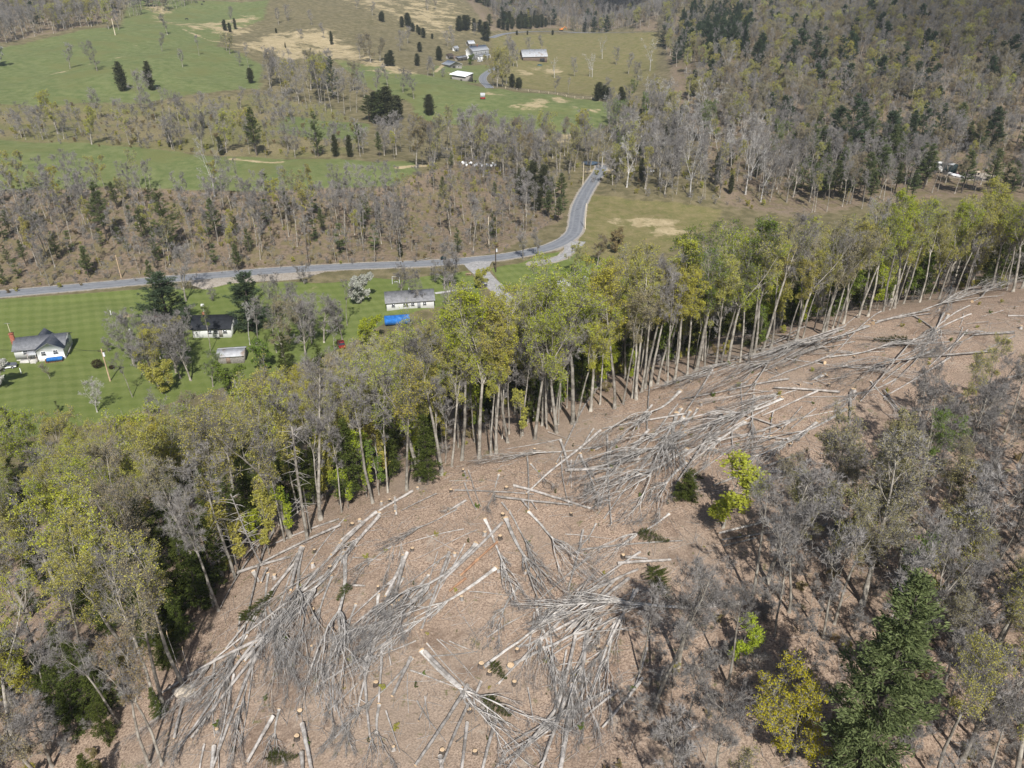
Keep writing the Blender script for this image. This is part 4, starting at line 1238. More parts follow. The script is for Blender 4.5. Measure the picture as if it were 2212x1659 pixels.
for x, y in fill(HB, 6.6, .88, tall=14):
    u, v = to_px(x, y, H(x, y))
    if v < 305: continue
    r = random.random()
    if r < .22 and u > 1700: grow(random.choice(['pine0', 'pine1']), x, y, random.uniform(10, 17), 'on the dim hillside', wide=1.25)
    elif r < .3: grow('syc0_bare', x, y, random.uniform(13, 18), 'on the dim hillside', bark_m='bark_white' if u < 1650 else None, name='sycamore_tree' if u < 1650 else 'bare_tree', look=None if u < 1650 else 'spreading bare')
    else:
        pr = random.choice(['edge0', 'edge1', 'edge3', 'open0']) + pick(('_bare', 6), ('_bud', 1.5))
        grow(pr, x, y, random.uniform(12, 16), 'on the dim hillside', leaf=None if pr.endswith('bare') else pick(('olive', 2), ('rust', 2), ('tan', 2)))
for x, y, h in [(1040, 1020, 24), (960, 980, 18), (1100, 1000, 20), (1520, 1010, 20), (1440, 1020, 18), (1300, 1020, 18), (1620, 930, 16), (1960, 960, 16), (1380, 560, 20), (1240, 600, 17), (850, 470, 20), (740, 440, 20), (990, 500, 20), (690, 460, 16), (620, 580, 13), (540, 600, 10), (420, 600, 10), (480, 400, 16), (80, 330, 18), (160, 340, 18), (40, 340, 17), (240, 300, 18), (300, 310, 17), (380, 300, 18), (20, 280, 17), (130, 260, 18), (200, 250, 18), (420, 210, 15), (720, 260, 16), (780, 280, 16), (330, 240, 16), (220, 450, 12)]:
    at_px(random.choice(['pinefull0', 'pinefull1', 'pine0']), *R3(x + random.uniform(-15, 15), y + 25), h * 1.1, 'on the dim hillside', wide=1.1, leaf='pine_blue')

# ------------------------------------------------------------------ masses nobody would count: scattered copies in one object each
PROTO_COL = bpy.data.collections.new("growing_stock")


def stock(key, leaf=None):
    base, tm, cm = PROTO[key]
    mb = MB()
    mats = []
    for me in (tm, cm):
        V = np.zeros(len(me.vertices) * 3, np.float32); me.vertices.foreach_get("co", V)
        vi = np.zeros(len(me.loops), np.int32); me.loops.foreach_get("vertex_index", vi)
        ls = np.zeros(len(me.polygons), np.int32); me.polygons.foreach_get("loop_start", ls)
        mi = np.zeros(len(me.polygons), np.int32); me.polygons.foreach_get("material_index", mi)
        lt = np.diff(np.r_[ls, len(me.loops)])
        off = mb.n
        mb.v.append(V.reshape(-1, 3).astype(float)); mb.n += len(V) // 3
        for k in np.unique(lt):
            for m in np.unique(mi):
                sel = (lt == k) & (mi == m)
                if sel.any(): mb.f.append((vi[ls[sel][:, None] + np.arange(k)[None]] + off, len(mats) + int(m)))
        mats += list(me.materials)
    if leaf: mats[-1] = M[leaf]
    o = bpy.data.objects.new("stock_" + key, mb.mesh("stock", mats, True))
    return o, base


def scatter(name, pts, scl, idx, kinds, label=None, wide=None):
    """one object that sets copies of the stock on its own points"""
    me = bpy.data.meshes.new(name)
    n = len(pts)
    me.vertices.add(n)
    me.vertices.foreach_set("co", np.asarray(pts, np.float32).ravel())
    for nm, typ, val in (("pick", 'INT', np.asarray(idx, np.int32)), ("size", 'FLOAT', np.asarray(scl, np.float32)), ("turn", 'FLOAT', rng.uniform(0, 6.283, n).astype(np.float32))):
        me.attributes.new(nm, typ, 'POINT').data.foreach_set("value", val)
    col = bpy.data.collections.new("stock_" + name)
    for i, (key, leaf) in enumerate(kinds):
        o, _b = stock(key, leaf)
        o.name = "%02d_%s_%s" % (i, name, key)
        col.objects.link(o)
    ob = link(name, me)
    g = bpy.data.node_groups.new("scatter_" + name, 'GeometryNodeTree')
    g.interface.new_socket("Geometry", in_out='INPUT', socket_type='NodeSocketGeometry')
    g.interface.new_socket("Geometry", in_out='OUTPUT', socket_type='NodeSocketGeometry')
    N = g.nodes.new
    gi, go, ci, ip = N("NodeGroupInput"), N("NodeGroupOutput"), N("GeometryNodeCollectionInfo"), N("GeometryNodeInstanceOnPoints")
    ci.inputs["Collection"].default_value = col
    ci.inputs["Separate Children"].default_value = True
    ci.inputs["Reset Children"].default_value = True
    L = g.links.new

    def named(nm, typ):
        a = N("GeometryNodeInputNamedAttribute"); a.data_type = typ; a.inputs["Name"].default_value = nm
        return a.outputs["Attribute"]
    L(gi.outputs[0], ip.inputs["Points"]); L(ci.outputs[0], ip.inputs["Instance"])
    ip.inputs["Pick Instance"].default_value = True
    L(named("pick", 'INT'), ip.inputs["Instance Index"])
    cx = N("ShaderNodeCombineXYZ"); L(named("turn", 'FLOAT'), cx.inputs[2])
    L(cx.outputs[0], ip.inputs["Rotation"])
    L(named("size", 'FLOAT'), ip.inputs["Scale"])
    L(ip.outputs[0], go.inputs[0])
    md = ob.modifiers.new("scatter", 'NODES')
    md.node_group = g
    return tag(ob, label, None, None, "stuff")


def far_wood(name, P, step, kinds, weights, hts, keep=.9, skip=None):
    pts, scl, idx = [], [], []
    for x, y in fill(P, step, keep, tall=14):
        if skip and skip(*to_px(x, y, H(x, y))): continue
        k = pick(*[(i, w) for i, w in enumerate(weights)])
        pts.append((x, y, H(x, y) - .2)); idx.append(k)
        scl.append(random.uniform(*hts[k]) / PROTO[kinds[k][0]][0])
    print(name, len(pts))
    return scatter(name, pts, scl, idx, kinds)


WOOD = [('edge0_bare', None), ('edge1_bare', None), ('open0_bud', 'tan'), ('open1_bud', 'olive'), ('edge0_bud', 'rust'), ('pinefull0', 'pine_blue'), ('edge3_bare', None), ('open0_bud', 'gold')]
WH = [(15, 19), (15, 19), (14, 17), (14, 17), (14, 18), (14, 20), (14, 18), (13, 16)]
far_wood("hillside_woods", np.array([pix(1500, 262)[:2], pix(1580, 305)[:2], pix(2000, 305)[:2], pix(2230, 300)[:2], (760, 560), (950, 1000), (300, 1150), pix(1420, 60)[:2], pix(1440, 120)[:2]]), 7.6, WOOD, [3, 3, 2.2, 1.5, 1.2, .95, 2, .4], WH, skip=lambda u, v: 1455 < u < 1640 and 40 < v < 185 and random.random() < .62)
far_wood("valley_head_woods", np.array([pix(1080, 60)[:2], pix(1200, 58)[:2], pix(1410, 60)[:2], (330, 1300), (100, 1450), (-80, 1380), pix(1040, 5)[:2]]), 8.0, WOOD, [4, 4, .7, .5, .8, .6, 3, 0], WH)
far_wood("hilltop_woods", np.array([pix(-40, 92)[:2], pix(60, 74)[:2], pix(190, 54)[:2], pix(250, 46)[:2], (-330, 950), (-600, 1000), (-640, 700)]), 8.6, WOOD, [4, 3, 1.2, .6, 1.2, .3, 2, 0], WH)
# brush and undergrowth
UG = [('bush0_bare', None), ('bush0_leaf', 'olive'), ('bush0_leaf', 'rust'), ('slim1_bare', None)]


def brush_over(name, P, step, w, hts, keep=.8):
    return far_wood(name, P, step, UG, w, hts, keep)


brush_over("bank_undergrowth", POLY['bank'], 3.2, [5, 1.0, 1.4, 2.5], [(.7, 1.9), (.6, 1.6), (.6, 1.5), (2.5, 6)])
brush_over("hill_brush", POLY['brush_hill'], 5.2, [5, 1.4, 1.6, 1.5], [(1.0, 3), (.8, 2.2), (.8, 2.2), (2.5, 6)], .7)
brush_over("creek_brush", world_poly([(900, 380), (960, 300), (1120, 300), (1290, 300), (1340, 225), (1480, 225), (1700, 330), (1900, 410), (1600, 455), (1420, 440), (1330, 420), (1310, 395), (1240, 400), (1120, 420)]), 5.2, [5, 2, 1, 2], [(1, 3), (1, 2.6), (.8, 2), (4, 8)], .75)
brush_over("wood_undergrowth", SLOPE, 3.6, [5, 2.5, 1, 2], [(.6, 2), (.6, 2.0), (.6, 1.6), (3, 6)], .8)
brush_over("near_undergrowth", RIGHT, 1.7, [6, .8, 1.0, 3], [(.8, 2.6), (.4, 1.2), (.5, 1.3), (2, 5)], .75)

from collections import Counter
print("kinds", Counter(o.name.split('.')[0] for o, *_ in TREES))

SEED = [('bush0_leaf', 'green'), ('young0', 'hemlock'), ('bush0_leaf', 'olive')]
_P = np.array([pix(*p)[:2] for p in [(330, 1659), (380, 1530), (450, 1400), (520, 1260), (640, 1165), (880, 1055), (1150, 950), (1400, 840), (1700, 745), (1900, 686), (2212, 645), (2212, 760), (2000, 800), (1850, 930), (1700, 1130), (1500, 1300), (1330, 1659)]])
far_wood("seedlings", _P, 3.6, SEED, [2, 2, 3], [(.2, .7), (.3, .9), (.2, .7)], .5)


def outer_wood(name, P, step, kinds, weights, hts):
    """woods that go on past the edge of the photograph"""
    pts, scl, idx = [], [], []
    for x, y in fill(P, step, .85, frame=False):
        z = H(x, y)
        u, v = to_px(x, y, z)
        u2, v2 = to_px(x, y, z + 14)
        if y > 0 and y * CP - (z - CZ) * SP > 1 and (-20 < u < 2232 and v < 1690 or -20 < u2 < 2232 and v2 < 1690): continue
        k = pick(*[(i, w) for i, w in enumerate(weights)])
        pts.append((x, y, z - .2)); idx.append(k); scl.append(random.uniform(*hts[k]) / PROTO[kinds[k][0]][0])
    print(name, len(pts))
    return scatter(name, pts, scl, idx, kinds)


OW = [('edge1_thin', 'dull'), ('edge3_bare', None), ('open1_bare', None), ('edge0_bud', 'olive'), ('bush0_bare', None), ('pinefull1', None)]
outer_wood("ridge_woods", np.array([(40, -60), (40, 10), (60, 62), (120, 92), (150, 205), (205, 262), (330, 300), (420, 260), (380, 60), (220, -60)], float), 5.0, OW, [4, 3, 3, 2.5, 5, .3], [(10, 15), (10, 15), (9, 13), (11, 16), (1, 3), (10, 16)])
outer_wood("outer_hill_woods", np.array([(330, 300), (205, 262), (220, 340), (420, 520), (760, 900), (1000, 900), (900, 500), (600, 260)], float), 9.0, WOOD, [3, 3, 2.4, 1.6, 1.8, .55, 2, .4], WH)
outer_wood("lower_slope_woods", np.array([(-40, 30), (-75, 38), (-100, 60), (-112, 120), (-190, 120), (-200, 20), (-120, -50), (-40, -50)], float), 6.5, OW, [4, 3, 3, 4, 2, .6], [(11, 16), (10, 15), (9, 13), (11, 16), (1, 3), (10, 15)])

# ------------------------------------------------------------------ felled trees, logs, poles, stumps, litter of the clearing
FELLED = {}


def lay_down(mb, r0, squash=.27):
    """tip a standing tree over along +x and press its crown flat, as it lies after felling"""
    out = []
    for V in mb.v:
        x, y, z = V[:, 0], V[:, 1], V[:, 2]
        half = np.clip((z - 5.5) / 5.0, 0, 1) * 3.2          # the crown props itself on its under side
        nz = r0 * .9 + np.where(y + half > 0, (y + half) * squash, (y + half) * .06)
        out.append(np.stack([z, x, np.maximum(nz, np.where(np.abs(y) < r0 * 1.2, nz, 0.04))], 1))
    mb.v = out
    return mb


for nm, kw in {'f0': dict(seed=31, Ht=18, clear=.50, r0=.23, forks=4, nl=18, crown_r=5.6, fork_at=.46, up=.34), 'f1': dict(seed=32, Ht=18, clear=.45, r0=.20, forks=0, nl=18, crown_r=4.6, up=.38),
               'f2': dict(seed=33, Ht=18, clear=.38, r0=.24, forks=3, nl=18, crown_r=4.9, fork_at=.42, up=.34), 'f3': dict(seed=34, Ht=12, clear=.35, r0=.11, forks=0, nl=12, crown_r=2.6, up=.34)}.items():
    tr, tw, lv, rg = broadleaf(twig_w=.024, dense=.58, sweep=.80, limb=.95, calm=1.15, **{'fine': .34, **kw})
    lay_down(tr, kw['r0']); lay_down(tw, kw['r0'])
    FELLED[nm] = (kw['Ht'], kw['r0'], tr.mesh("trunk", M['bark_limb'], True), tw.mesh("crown", M['twig_grey'], False))
SLASH = []             # (object, base label words, category)


def disc(r, n=9, wob=.12):
    a = np.arange(n) * 2 * math.pi / n
    k = r * (1 + rng.uniform(-wob, wob, n))
    return np.c_[np.r_[0, np.cos(a) * k], np.r_[0, np.sin(a) * k], np.zeros(n + 1)], [(0, 1 + i, 1 + (i + 1) % n) for i in range(n)]


_cv, _cf = disc(1.0, 10, .06)
CUT_MB = MB(); CUT_MB.add(np.c_[-_cv[:, 2] - .01, _cv[:, 1], _cv[:, 0]], _cf)
CUT = CUT_MB.mesh("cut_face", M['cut'])


def frame_from(P, Q):
    x = nrm(Q - P)
    n = np.array((-(H(P[0] + 1, P[1]) - H(P[0] - 1, P[1])) / 2, -(H(P[0], P[1] + 1) - H(P[0], P[1] - 1)) / 2, 1.0))
    z = nrm(n - x * (n @ x))
    y = np.cross(z, x)
    return Matrix(((x[0], y[0], z[0], P[0]), (x[1], y[1], z[1], P[1]), (x[2], y[2], z[2], P[2]), (0, 0, 0, 1)))


def felled(p, q, proto=None, girth=1.0, ext=1.0, say=None):
    P, Q = pix(*p), pix(*q)
    Q = P + (Q - P) * ext
    Q[2] = H(Q[0], Q[1])
    L = np.linalg.norm(Q - P)
    proto = proto or random.choice(['f0', 'f1', 'f2'])
    Ht, r0, tm, cm = FELLED[proto]
    s = L / Ht
    g = min(max(s, .6) * 1.1, 1.2) * girth
    r = link("felled_tree", None)
    r.matrix_world = frame_from(P, Q) @ Matrix.Diagonal((s, g * random.choice((-1, 1)), g, 1))
    a, b = link("trunk", tm, r), link("crown", cm, r)
    if random.random() < .45:
        b.material_slots[0].link = 'OBJECT'
        b.material_slots[0].material = M['twig_dark']
    c = link("cut_face", CUT, r)
    c.location = (-.31, 0, r0 * .9); c.scale = (1, r0 * 1.3, r0 * 1.3)
    SLASH.append((r, P, Q, L, say or ('long' if L > 15 else 'short' if L < 9 else '') + ' felled tree with branching crown', 'felled tree'))
    return r


def log(p, q, r0=.16, taper=.7, mat='bark_log', name="log", say=None, bend=.02, z0=None, P=None, Q=None):
    if P is None: P, Q = pix(*p), pix(*q)
    L = np.linalg.norm(Q - P)
    n = max(5, int(L / 1.2))
    t = np.linspace(0, 1, n + 1)
    ph = random.uniform(0, 6)
    y = bend * L * np.sin(t * 3.1 + ph) * .5 + rng.normal(0, .012, n + 1) * min(1, L / 4)
    y -= y[0] + (y[-1] - y[0]) * t
    rad = r0 * (1 - (1 - taper) * t) * (1 + rng.normal(0, .03, n + 1))
    sag = np.array([H(*(P + (Q - P) * a)[:2]) - (P + (Q - P) * a)[2] for a in t])
    sag = np.maximum(sag, 0)
    lift = random.uniform(0, .25) if z0 is None else z0
    r = link(name, None)
    r.matrix_world = frame_from(P, Q)
    mb = MB()
    mb.tube(np.c_[t * L, y, rad * .9 + lift + sag], rad, 9)
    if L > 6 and name == "log":                            # a few snapped branch stubs
        for _ in range(random.randint(0, 4)):
            a = random.uniform(.4, .95)
            b = np.array((a * L, np.interp(a, t, y), r0 + lift))
            d = nrm(np.array((random.uniform(.3, 1), random.uniform(-1, 1), random.uniform(.1, .7))))
            mb.tube([b, b + d * random.uniform(.3, 1.2)], [r0 * .3, r0 * .12], 5)
    mb.build("bark", M[mat], r, True)
    for a, k in ((0, 0), (1, -1)):
        c = link("cut_face", CUT, r)
        c.location = (0 if a == 0 else L + .02, y[k], rad[k] * .9 + lift + sag[k]); c.scale = (1, rad[k] * .98, rad[k] * .98)
    SLASH.append((r, P, Q, L, say or (('thick ' if r0 > .17 else 'thin ') + ('long ' if L > 9 else 'short ' if L < 4 else '') + 'bare log'), 'log'))
    return r


def pole(p, q, r0=.07, say=None, **kw):
    o = log(p, q, r0, .45, name="pole", say=say or 'thin grey pole', bend=.05, **kw)
    SLASH[-1] = SLASH[-1][:5] + ('pole',)
    return o


def many(fn, R, rows, **kw):
    for row in rows:
        x0, y0, x1, y1 = row[:4]
        fn(R(x0, y0), R(x1, y1), *row[4:], **kw)


# --- middle of the clearing
many(felled, R8, [(420, 290, 200, 880, 'f2'), (400, 300, 260, 720, 'f3', 2.0), (865, 225, 230, 960, 'f0'), (990, 380, 130, 1030, 'f2', .9), (530, 920, 1120, 1600, 'f2', 1.1, 1.1), (455, 960, 10, 1540, 'f1', .9, 1.1), (1130, 985, 1900, 560, 'f0'), (935, 1000, 1640, 420, 'f1', .9),
                  (1140, 890, 1380, 640, 'f3', 1.5), (1070, 60, 1340, 760, 'f2'), (935, 60, 1230, 600, 'f1'), (1220, 10, 1650, 430, 'f0'), (1090, 0, 1360, 420, 'f1', .8), (350, -30, 440, 470, 'f2', .7), (245, 20, -40, 480, 'f0'), (740, -10, 240, 230, 'f1', .8), (320, 230, -10, 440, 'f2', .8),
                  (25, 300, 90, 1250, 'f0', .9), (240, 550, 180, 1050, 'f3', 1.6), (1605, 730, 1420, 1500, 'f2'), (1340, 700, 1480, 1240, 'f1', .9), (1270, 640, 1420, 1150, 'f3', 1.4), (245, 1260, 150, 1700, 'f2', .9), (2120, 20, 1680, 380, 'f0', .8), (1650, 80, 1530, 300, 'f3', 1.3),
                  (1520, 800, 1380, 1350, 'f2', .9), (560, 860, 1000, 1420, 'f1', .5), (1480, 1280, 1020, 1640, 'f3', 1.3), (1740, 1160, 1400, 1350, 'f3', 1.4), (180, 680, 80, 1000, 'f3', 1.5), (1790, 700, 1560, 1400, 'f2', .8)])
felled(R9(385, 598), R8(1250, 800), 'f1', 1.1)
many(log, R8, [(820, 1140, 480, 1660, .17), (830, 1250, 640, 1680, .14), (815, 1380, 780, 1680, .16), (1000, 1370, 915, 1680, .17), (905, 1110, 868, 1195, .16), (230, 10, 0, 190, .2), (150, 80, -60, 290, .22), (250, 40, 0, 340, .2), (1605, 730, 1545, 1120, .2), (1500, 1130, 1420, 1680, .24), (1770, 720, 1575, 1280, .13),
               (1520, 800, 1400, 1290, .17), (1840, 300, 1985, 310, .16), (1790, 345, 2135, 320, .17), (430, 280, 290, 560, .21), (410, 330, 330, 620, .2), (640, 1590, 655, 1690, .2), (80, 487, 160, 491, .12), (450, 960, 330, 1210, .18), (540, 920, 780, 1150, .22), (1560, 250, 2212, 190, .12)])
many(log, R8, [(885, 320, 772, 425, .16), (805, 435, 700, 517, .15), (1010, 205, 890, 310, .13)], mat='bark_red', say='orange debarked log')
many(pole, R8, [(445, 1030, 750, 1140, .09), (940, 820, 1240, 640, .09), (795, 115, 350, 230), (490, 1230, 680, 1500), (540, 1200, 575, 1420), (1470, 1290, 1050, 1540, .1), (1440, 1330, 1000, 1650, .09), (1400, 1380, 960, 1690, .08), (1740, 1160, 1450, 1310, .09), (1210, 1150, 1245, 1380),
                (625, 265, 560, 560), (710, 300, 600, 600), (540, 430, 500, 620), (290, 1300, 380, 1570), (75, 300, 260, 315), (620, 830, 900, 1130, .06), (700, 840, 880, 912, .07), (590, 945, 885, 912, .08), (430, 1050, 435, 1310, .05), (790, 680, 885, 835, .05), (650, 300, 520, 520, .05), (880, 120, 480, 310, .06),
                (550, 150, 800, 280, .05), (1450, 150, 1750, 180, .05), (640, 830, 780, 905, .05), (830, 525, 1110, 555, .05), (500, 1360, 560, 1180, .06), (740, 1500, 900, 1380, .05), (1690, 900, 1480, 1020, .07), (1420, 1000, 1620, 980, .06)])
# --- left part
many(felled, R7, [(1830, 690, 1060, 1600, 'f2', .9), (1545, 790, 1180, 1330, 'f0', .9), (1595, 815, 1270, 1270, 'f3', 1.7), (1960, 250, 1800, 1000, 'f0'), (2200, 220, 1830, 700, 'f2'), (2225, 270, 1880, 900, 'f0'), (2190, 300, 1800, 760, 'f1'), (1650, 400, 2020, 1000, 'f1', .8), (1635, 890, 1600, 1660, 'f1', .8),
                  (1810, 1290, 1690, 1700, 'f2', .8), (2165, 820, 2080, 1200, 'f3', 1.5), (2240, 900, 1950, 1120, 'f0', .7), (1840, 640, 1760, 1250, 'f2', .9), (2150, 430, 1900, 1000, 'f2', .8), (2000, 560, 1850, 1100, 'f0', .7), (1640, 900, 1130, 1660, 'f3', 1.3), (2180, 1250, 2240, 1600, 'f1', .6), (2120, 1020, 2180, 1500, 'f3', 1.4)])
many(log, R7, [(1545, 405, 1890, 300, .17), (2212, 100, 1650, 370, .15), (1780, 1340, 1610, 1640, .17), (1965, 1390, 2025, 1690, .2), (1960, 1570, 1968, 1690, .2), (1330, 1510, 1295, 1690, .1), (1395, 1525, 1375, 1690, .19), (1200, 1220, 1140, 1480, .15), (2200, 50, 1690, 250, .12), (1960, 250, 1890, 520, .24), (1740, 380, 1700, 470, .14), (1830, 690, 1590, 980, .18)])
many(pole, R7, [(2170, 830, 2060, 1280, .08), (1420, 1540, 1425, 1680, .06), (1380, 1380, 1600, 1230, .07), (1475, 940, 1490, 1100, .07), (1510, 860, 1580, 980, .07), (1290, 1040, 1410, 950, .06), (1540, 1540, 1640, 1400, .05)])
# --- along the forest edge and upper middle
many(felled, R5, [(1680, 1240, 880, 1330, 'f1', .8), (2230, 1270, 1600, 1610, 'f0', 1.1), (2190, 890, 1830, 1300, 'f0'), (2230, 1350, 1820, 1690, 'f2', 1.1), (2220, 1170, 1650, 1520, 'f0', 1.1), (1550, 1300, 1690, 1690, 'f3', 1.5), (1020, 1425, 945, 1690, 'f3', 1.4), (2212, 1060, 1780, 1350, 'f2'), (2240, 1200, 1700, 1330, 'f1'),
                  (2000, 1290, 1570, 1560, 'f2', .9), (1230, 1355, 1390, 1540, 'f3', 1.5), (810, 1590, 660, 1690, 'f3', 1.2), (1310, 1540, 1500, 1600, 'f3', 1.2)])
many(log, R5, [(1420, 1200, 1475, 1385, .17), (1450, 1400, 1750, 1390, .19), (1205, 1310, 1215, 1660, .11), (735, 1525, 1250, 1550, .1), (1115, 1495, 1620, 1645, .17), (1000, 1570, 1500, 1625, .14), (465, 1530, 240, 1660, .17), (350, 1575, 350, 1660, .15), (1040, 1605, 1085, 1660, .12), (1165, 1585, 1220, 1650, .13), (1550, 1300, 1640, 1500, .13),
               (1640, 1265, 1685, 1240, .15), (810, 1595, 700, 1660, .14)])
many(pole, R5, [(1425, 1310, 1480, 1640, .08), (1490, 1330, 1490, 1510, .09), (800, 1400, 815, 1470, .1), (800, 1480, 880, 1655, .1), (825, 1400, 910, 1640, .08), (620, 1550, 390, 1660, .08), (1430, 1190, 1060, 1255, .09), (1580, 1340, 1660, 1480, .07), (700, 1460, 930, 1465, .04), (1230, 1595, 1270, 1655, .07), (1610, 1100, 1590, 1150, .04), (1340, 1150, 1460, 1190, .05)])
# --- right part, far side
many(felled, R6, [(1195, 465, 560, 730, 'f1', 1.1), (1250, 440, 2080, 212, 'f0', 1.0), (805, 565, 100, 930, 'f0', 1.1), (650, 600, -20, 900, 'f1'), (340, 710, -60, 860, 'f3', 1.5), (940, 660, 1640, 610, 'f1'), (680, 675, 1560, 790, 'f2', .8), (1620, 620, 1080, 880, 'f0', 1.1), (910, 775, -20, 1210, 'f1', .9), (900, 785, 220, 1070, 'f2', .8), (1050, 1005, 400, 1410, 'f2', .8),
                  (860, 1090, 400, 1400, 'f3', 1.4), (460, 910, 385, 1300, 'f1', .7), (635, 935, 0, 1260, 'f0', 1.0), (400, 1085, -30, 1340, 'f2', 1.1), (1800, 910, 1400, 1110, 'f3', 1.4), (1690, 380, 1600, 640, 'f0', .8), (1720, 560, 1180, 600, 'f2', .8), (2145, 505, 1800, 530, 'f1', .8), (1220, 820, 1420, 1080, 'f2', .8), (1180, 460, 850, 620, 'f3', 1.5),
                  (1880, 300, 2110, 205, 'f0', .8), (1400, 560, 1750, 500, 'f2', .7), (520, 750, 300, 900, 'f3', 1.3), (1300, 620, 850, 640, 'f0', .6), (1500, 1250, 1100, 1430, 'f1', .7)])
many(log, R6, [(1015, 895, 590, 865, .17), (1085, 890, 1080, 1115, .2), (1030, 1000, 620, 1080, .08), (860, 1000, 700, 1130, .1), (425, 1410, 790, 1415, .15), (760, 1410, 440, 1500, .14), (2145, 505, 1870, 522, .18), (2150, 530, 1960, 620, .12), (2215, 770, 2050, 812, .15), (1250, 440, 1600, 360, .2), (1690, 380, 1645, 480, .17), (1500, 395, 1650, 500, .13), (2105, 392, 2225, 392, .15),
               (1300, 880, 1430, 1050, .12), (850, 1100, 620, 1240, .14), (0, 1110, 100, 1005, .17), (240, 1140, 0, 1310, .2), (650, 600, 540, 665, .17)])
many(pole, R6, [(1045, 915, 770, 920, .08), (770, 985, 640, 1150, .07), (1610, 380, 1350, 415, .1), (600, 720, 300, 900, .09), (380, 830, 390, 1000, .09), (590, 1010, 560, 1180, .08), (320, 1140, 330, 1290, .1), (840, 950, 760, 945, .05), (1820, 380, 1790, 470, .06), (860, 810, 950, 850, .08), (1060, 790, 820, 830, .06), (910, 720, 800, 850, .05), (2080, 355, 1930, 400, .06), (1980, 435, 1830, 450, .06),
                (530, 1150, 440, 1290, .07), (1700, 960, 1530, 1110, .1), (1620, 1110, 1530, 1240, .08)])
many(log, R9, [(790, 12, 230, 150, .15), (640, 130, 250, 190, .13), (480, 170, 260, 225, .1), (930, 95, 650, 240, .13), (375, 600, 100, 630, .17), (130, 480, -10, 600, .08)])

# --- more of the slash: trees dropped along the same lines
for (R, x0, y0, x1, y1, n, spread) in [(R7, 1900, 480, 1300, 1400, 21, 130), (R5, 2200, 1000, 1700, 1500, 24, 160), (R6, 1000, 560, 300, 800, 18, 60), (R6, 700, 1000, 150, 1250, 18, 110), (R8, 700, 450, 200, 950, 16, 130), (R8, 1750, 500, 1300, 900, 16, 160), (R6, 1700, 500, 1200, 800, 16, 110), (R8, 1600, 900, 1350, 1500, 16, 130), (R8, 200, 900, 60, 1400, 8, 120)]:
    for _ in range(int(n * 1.0)):
        t = random.random()
        cx, cy = x0 + (x1 - x0) * t + random.gauss(0, spread), y0 + (y1 - y0) * t + random.gauss(0, spread)
        dx, dy = (x1 - x0) * random.uniform(.22, .42), (y1 - y0) * random.uniform(.22, .42)
        a = random.gauss(0, .28)
        dx, dy = dx * math.cos(a) - dy * math.sin(a), dx * math.sin(a) + dy * math.cos(a)
        if random.random() < .26: felled(R(cx - dx, cy - dy), R(cx + dx, cy + dy), random.choice(['f1', 'f2', 'f3', 'f0']), random.uniform(.6, 1.0))
        elif random.random() < .4: pole(R(cx - dx, cy - dy), R(cx + dx, cy + dy), random.uniform(.07, .13))
        else: log(R(cx - dx * 1.2, cy - dy * 1.2), R(cx + dx * 1.2, cy + dy * 1.2), random.uniform(.11, .19), .55)

# --- stumps
STUMPS = [R8(*p) for p in [(930, 150), (1030, 175), (1045, 20), (120, 60), (70, 85), (40, 280), (735, 280), (240, 500), (370, 595), (1195, 397), (905, 1000), (960, 1050), (1095, 1005), (1120, 1115), (225, 1120), (340, 1540), (655, 1560), (868, 1562), (1790, 580), (1825, 297), (1140, 900), (1020, 385), (1490, 25), (460, 250), (780, 565), (1665, 890), (830, 1290)]]
STUMPS += [R7(*p) for p in [(1410, 1425), (1925, 1470), (1655, 860), (2020, 890), (1945, 1300), (2040, 260), (2030, 355), (2140, 370), (2030, 650), (1780, 430)]]
STUMPS += [R5(*p) for p in [(1250, 1262), (790, 1395), (495, 1510), (710, 1528), (315, 1590), (260, 1610), (1070, 1510), (1750, 1390)]]
STUMPS += [R6(*p) for p in [(120, 970), (640, 930), (570, 1180), (1235, 425), (820, 555), (605, 740), (1105, 875), (930, 655), (945, 845), (220, 1270), (700, 1230), (930, 790), (1660, 355), (50, 820), (1110, 660), (2190, 470)]]
for i, (U, V) in enumerate(STUMPS):
    P = pix(U, V)
    r = random.uniform(.14, .23) * (1.55 if i in (12, 10) or (U, V) == R6(1105, 875) else 1.0)
    h = random.uniform(.3, .55) + (r > .33) * .25
    o = link("tree_stump", None); o.location = (P[0], P[1], P[2] - .05); o.rotation_euler = (random.uniform(-.12, .05), random.uniform(-.08, .08), 0)
    mb = MB()
    a = np.arange(11) * 2 * math.pi / 11
    for k, (zz, s) in enumerate(((0, 1.45), (.12, 1.12), (h, 1.0))):
        k_ = r * s * (1 + .1 * np.sin(a * 3 + i) * (1.6 if k == 0 else 1))
        mb.v.append(np.c_[k_ * np.cos(a), k_ * np.sin(a), np.full(11, zz)]); mb.n += 11
    I = np.arange(11)
    for k in (0, 1):
        mb.f.append((np.stack([k * 11 + I, k * 11 + (I + 1) % 11, (k + 1) * 11 + (I + 1) % 11, (k + 1) * 11 + I], 1), 0))
    mb.build("bark", M['bark_dark'] if i % 3 else M['bark_log'], o, True)
    v, f = disc(r * .99, 11, .08)
    v = np.c_[v[:, :2], np.full(12, h + .006)]; v[0, 2] += .03
    mb = MB(); mb.add(v, f); mb.build("cut_face", M['cut'], o)
    SLASH.append((o, P, P, r, ('large' if r > .3 else 'small' if r < .2 else '') + ' sawn stump with orange top', 'stump'))
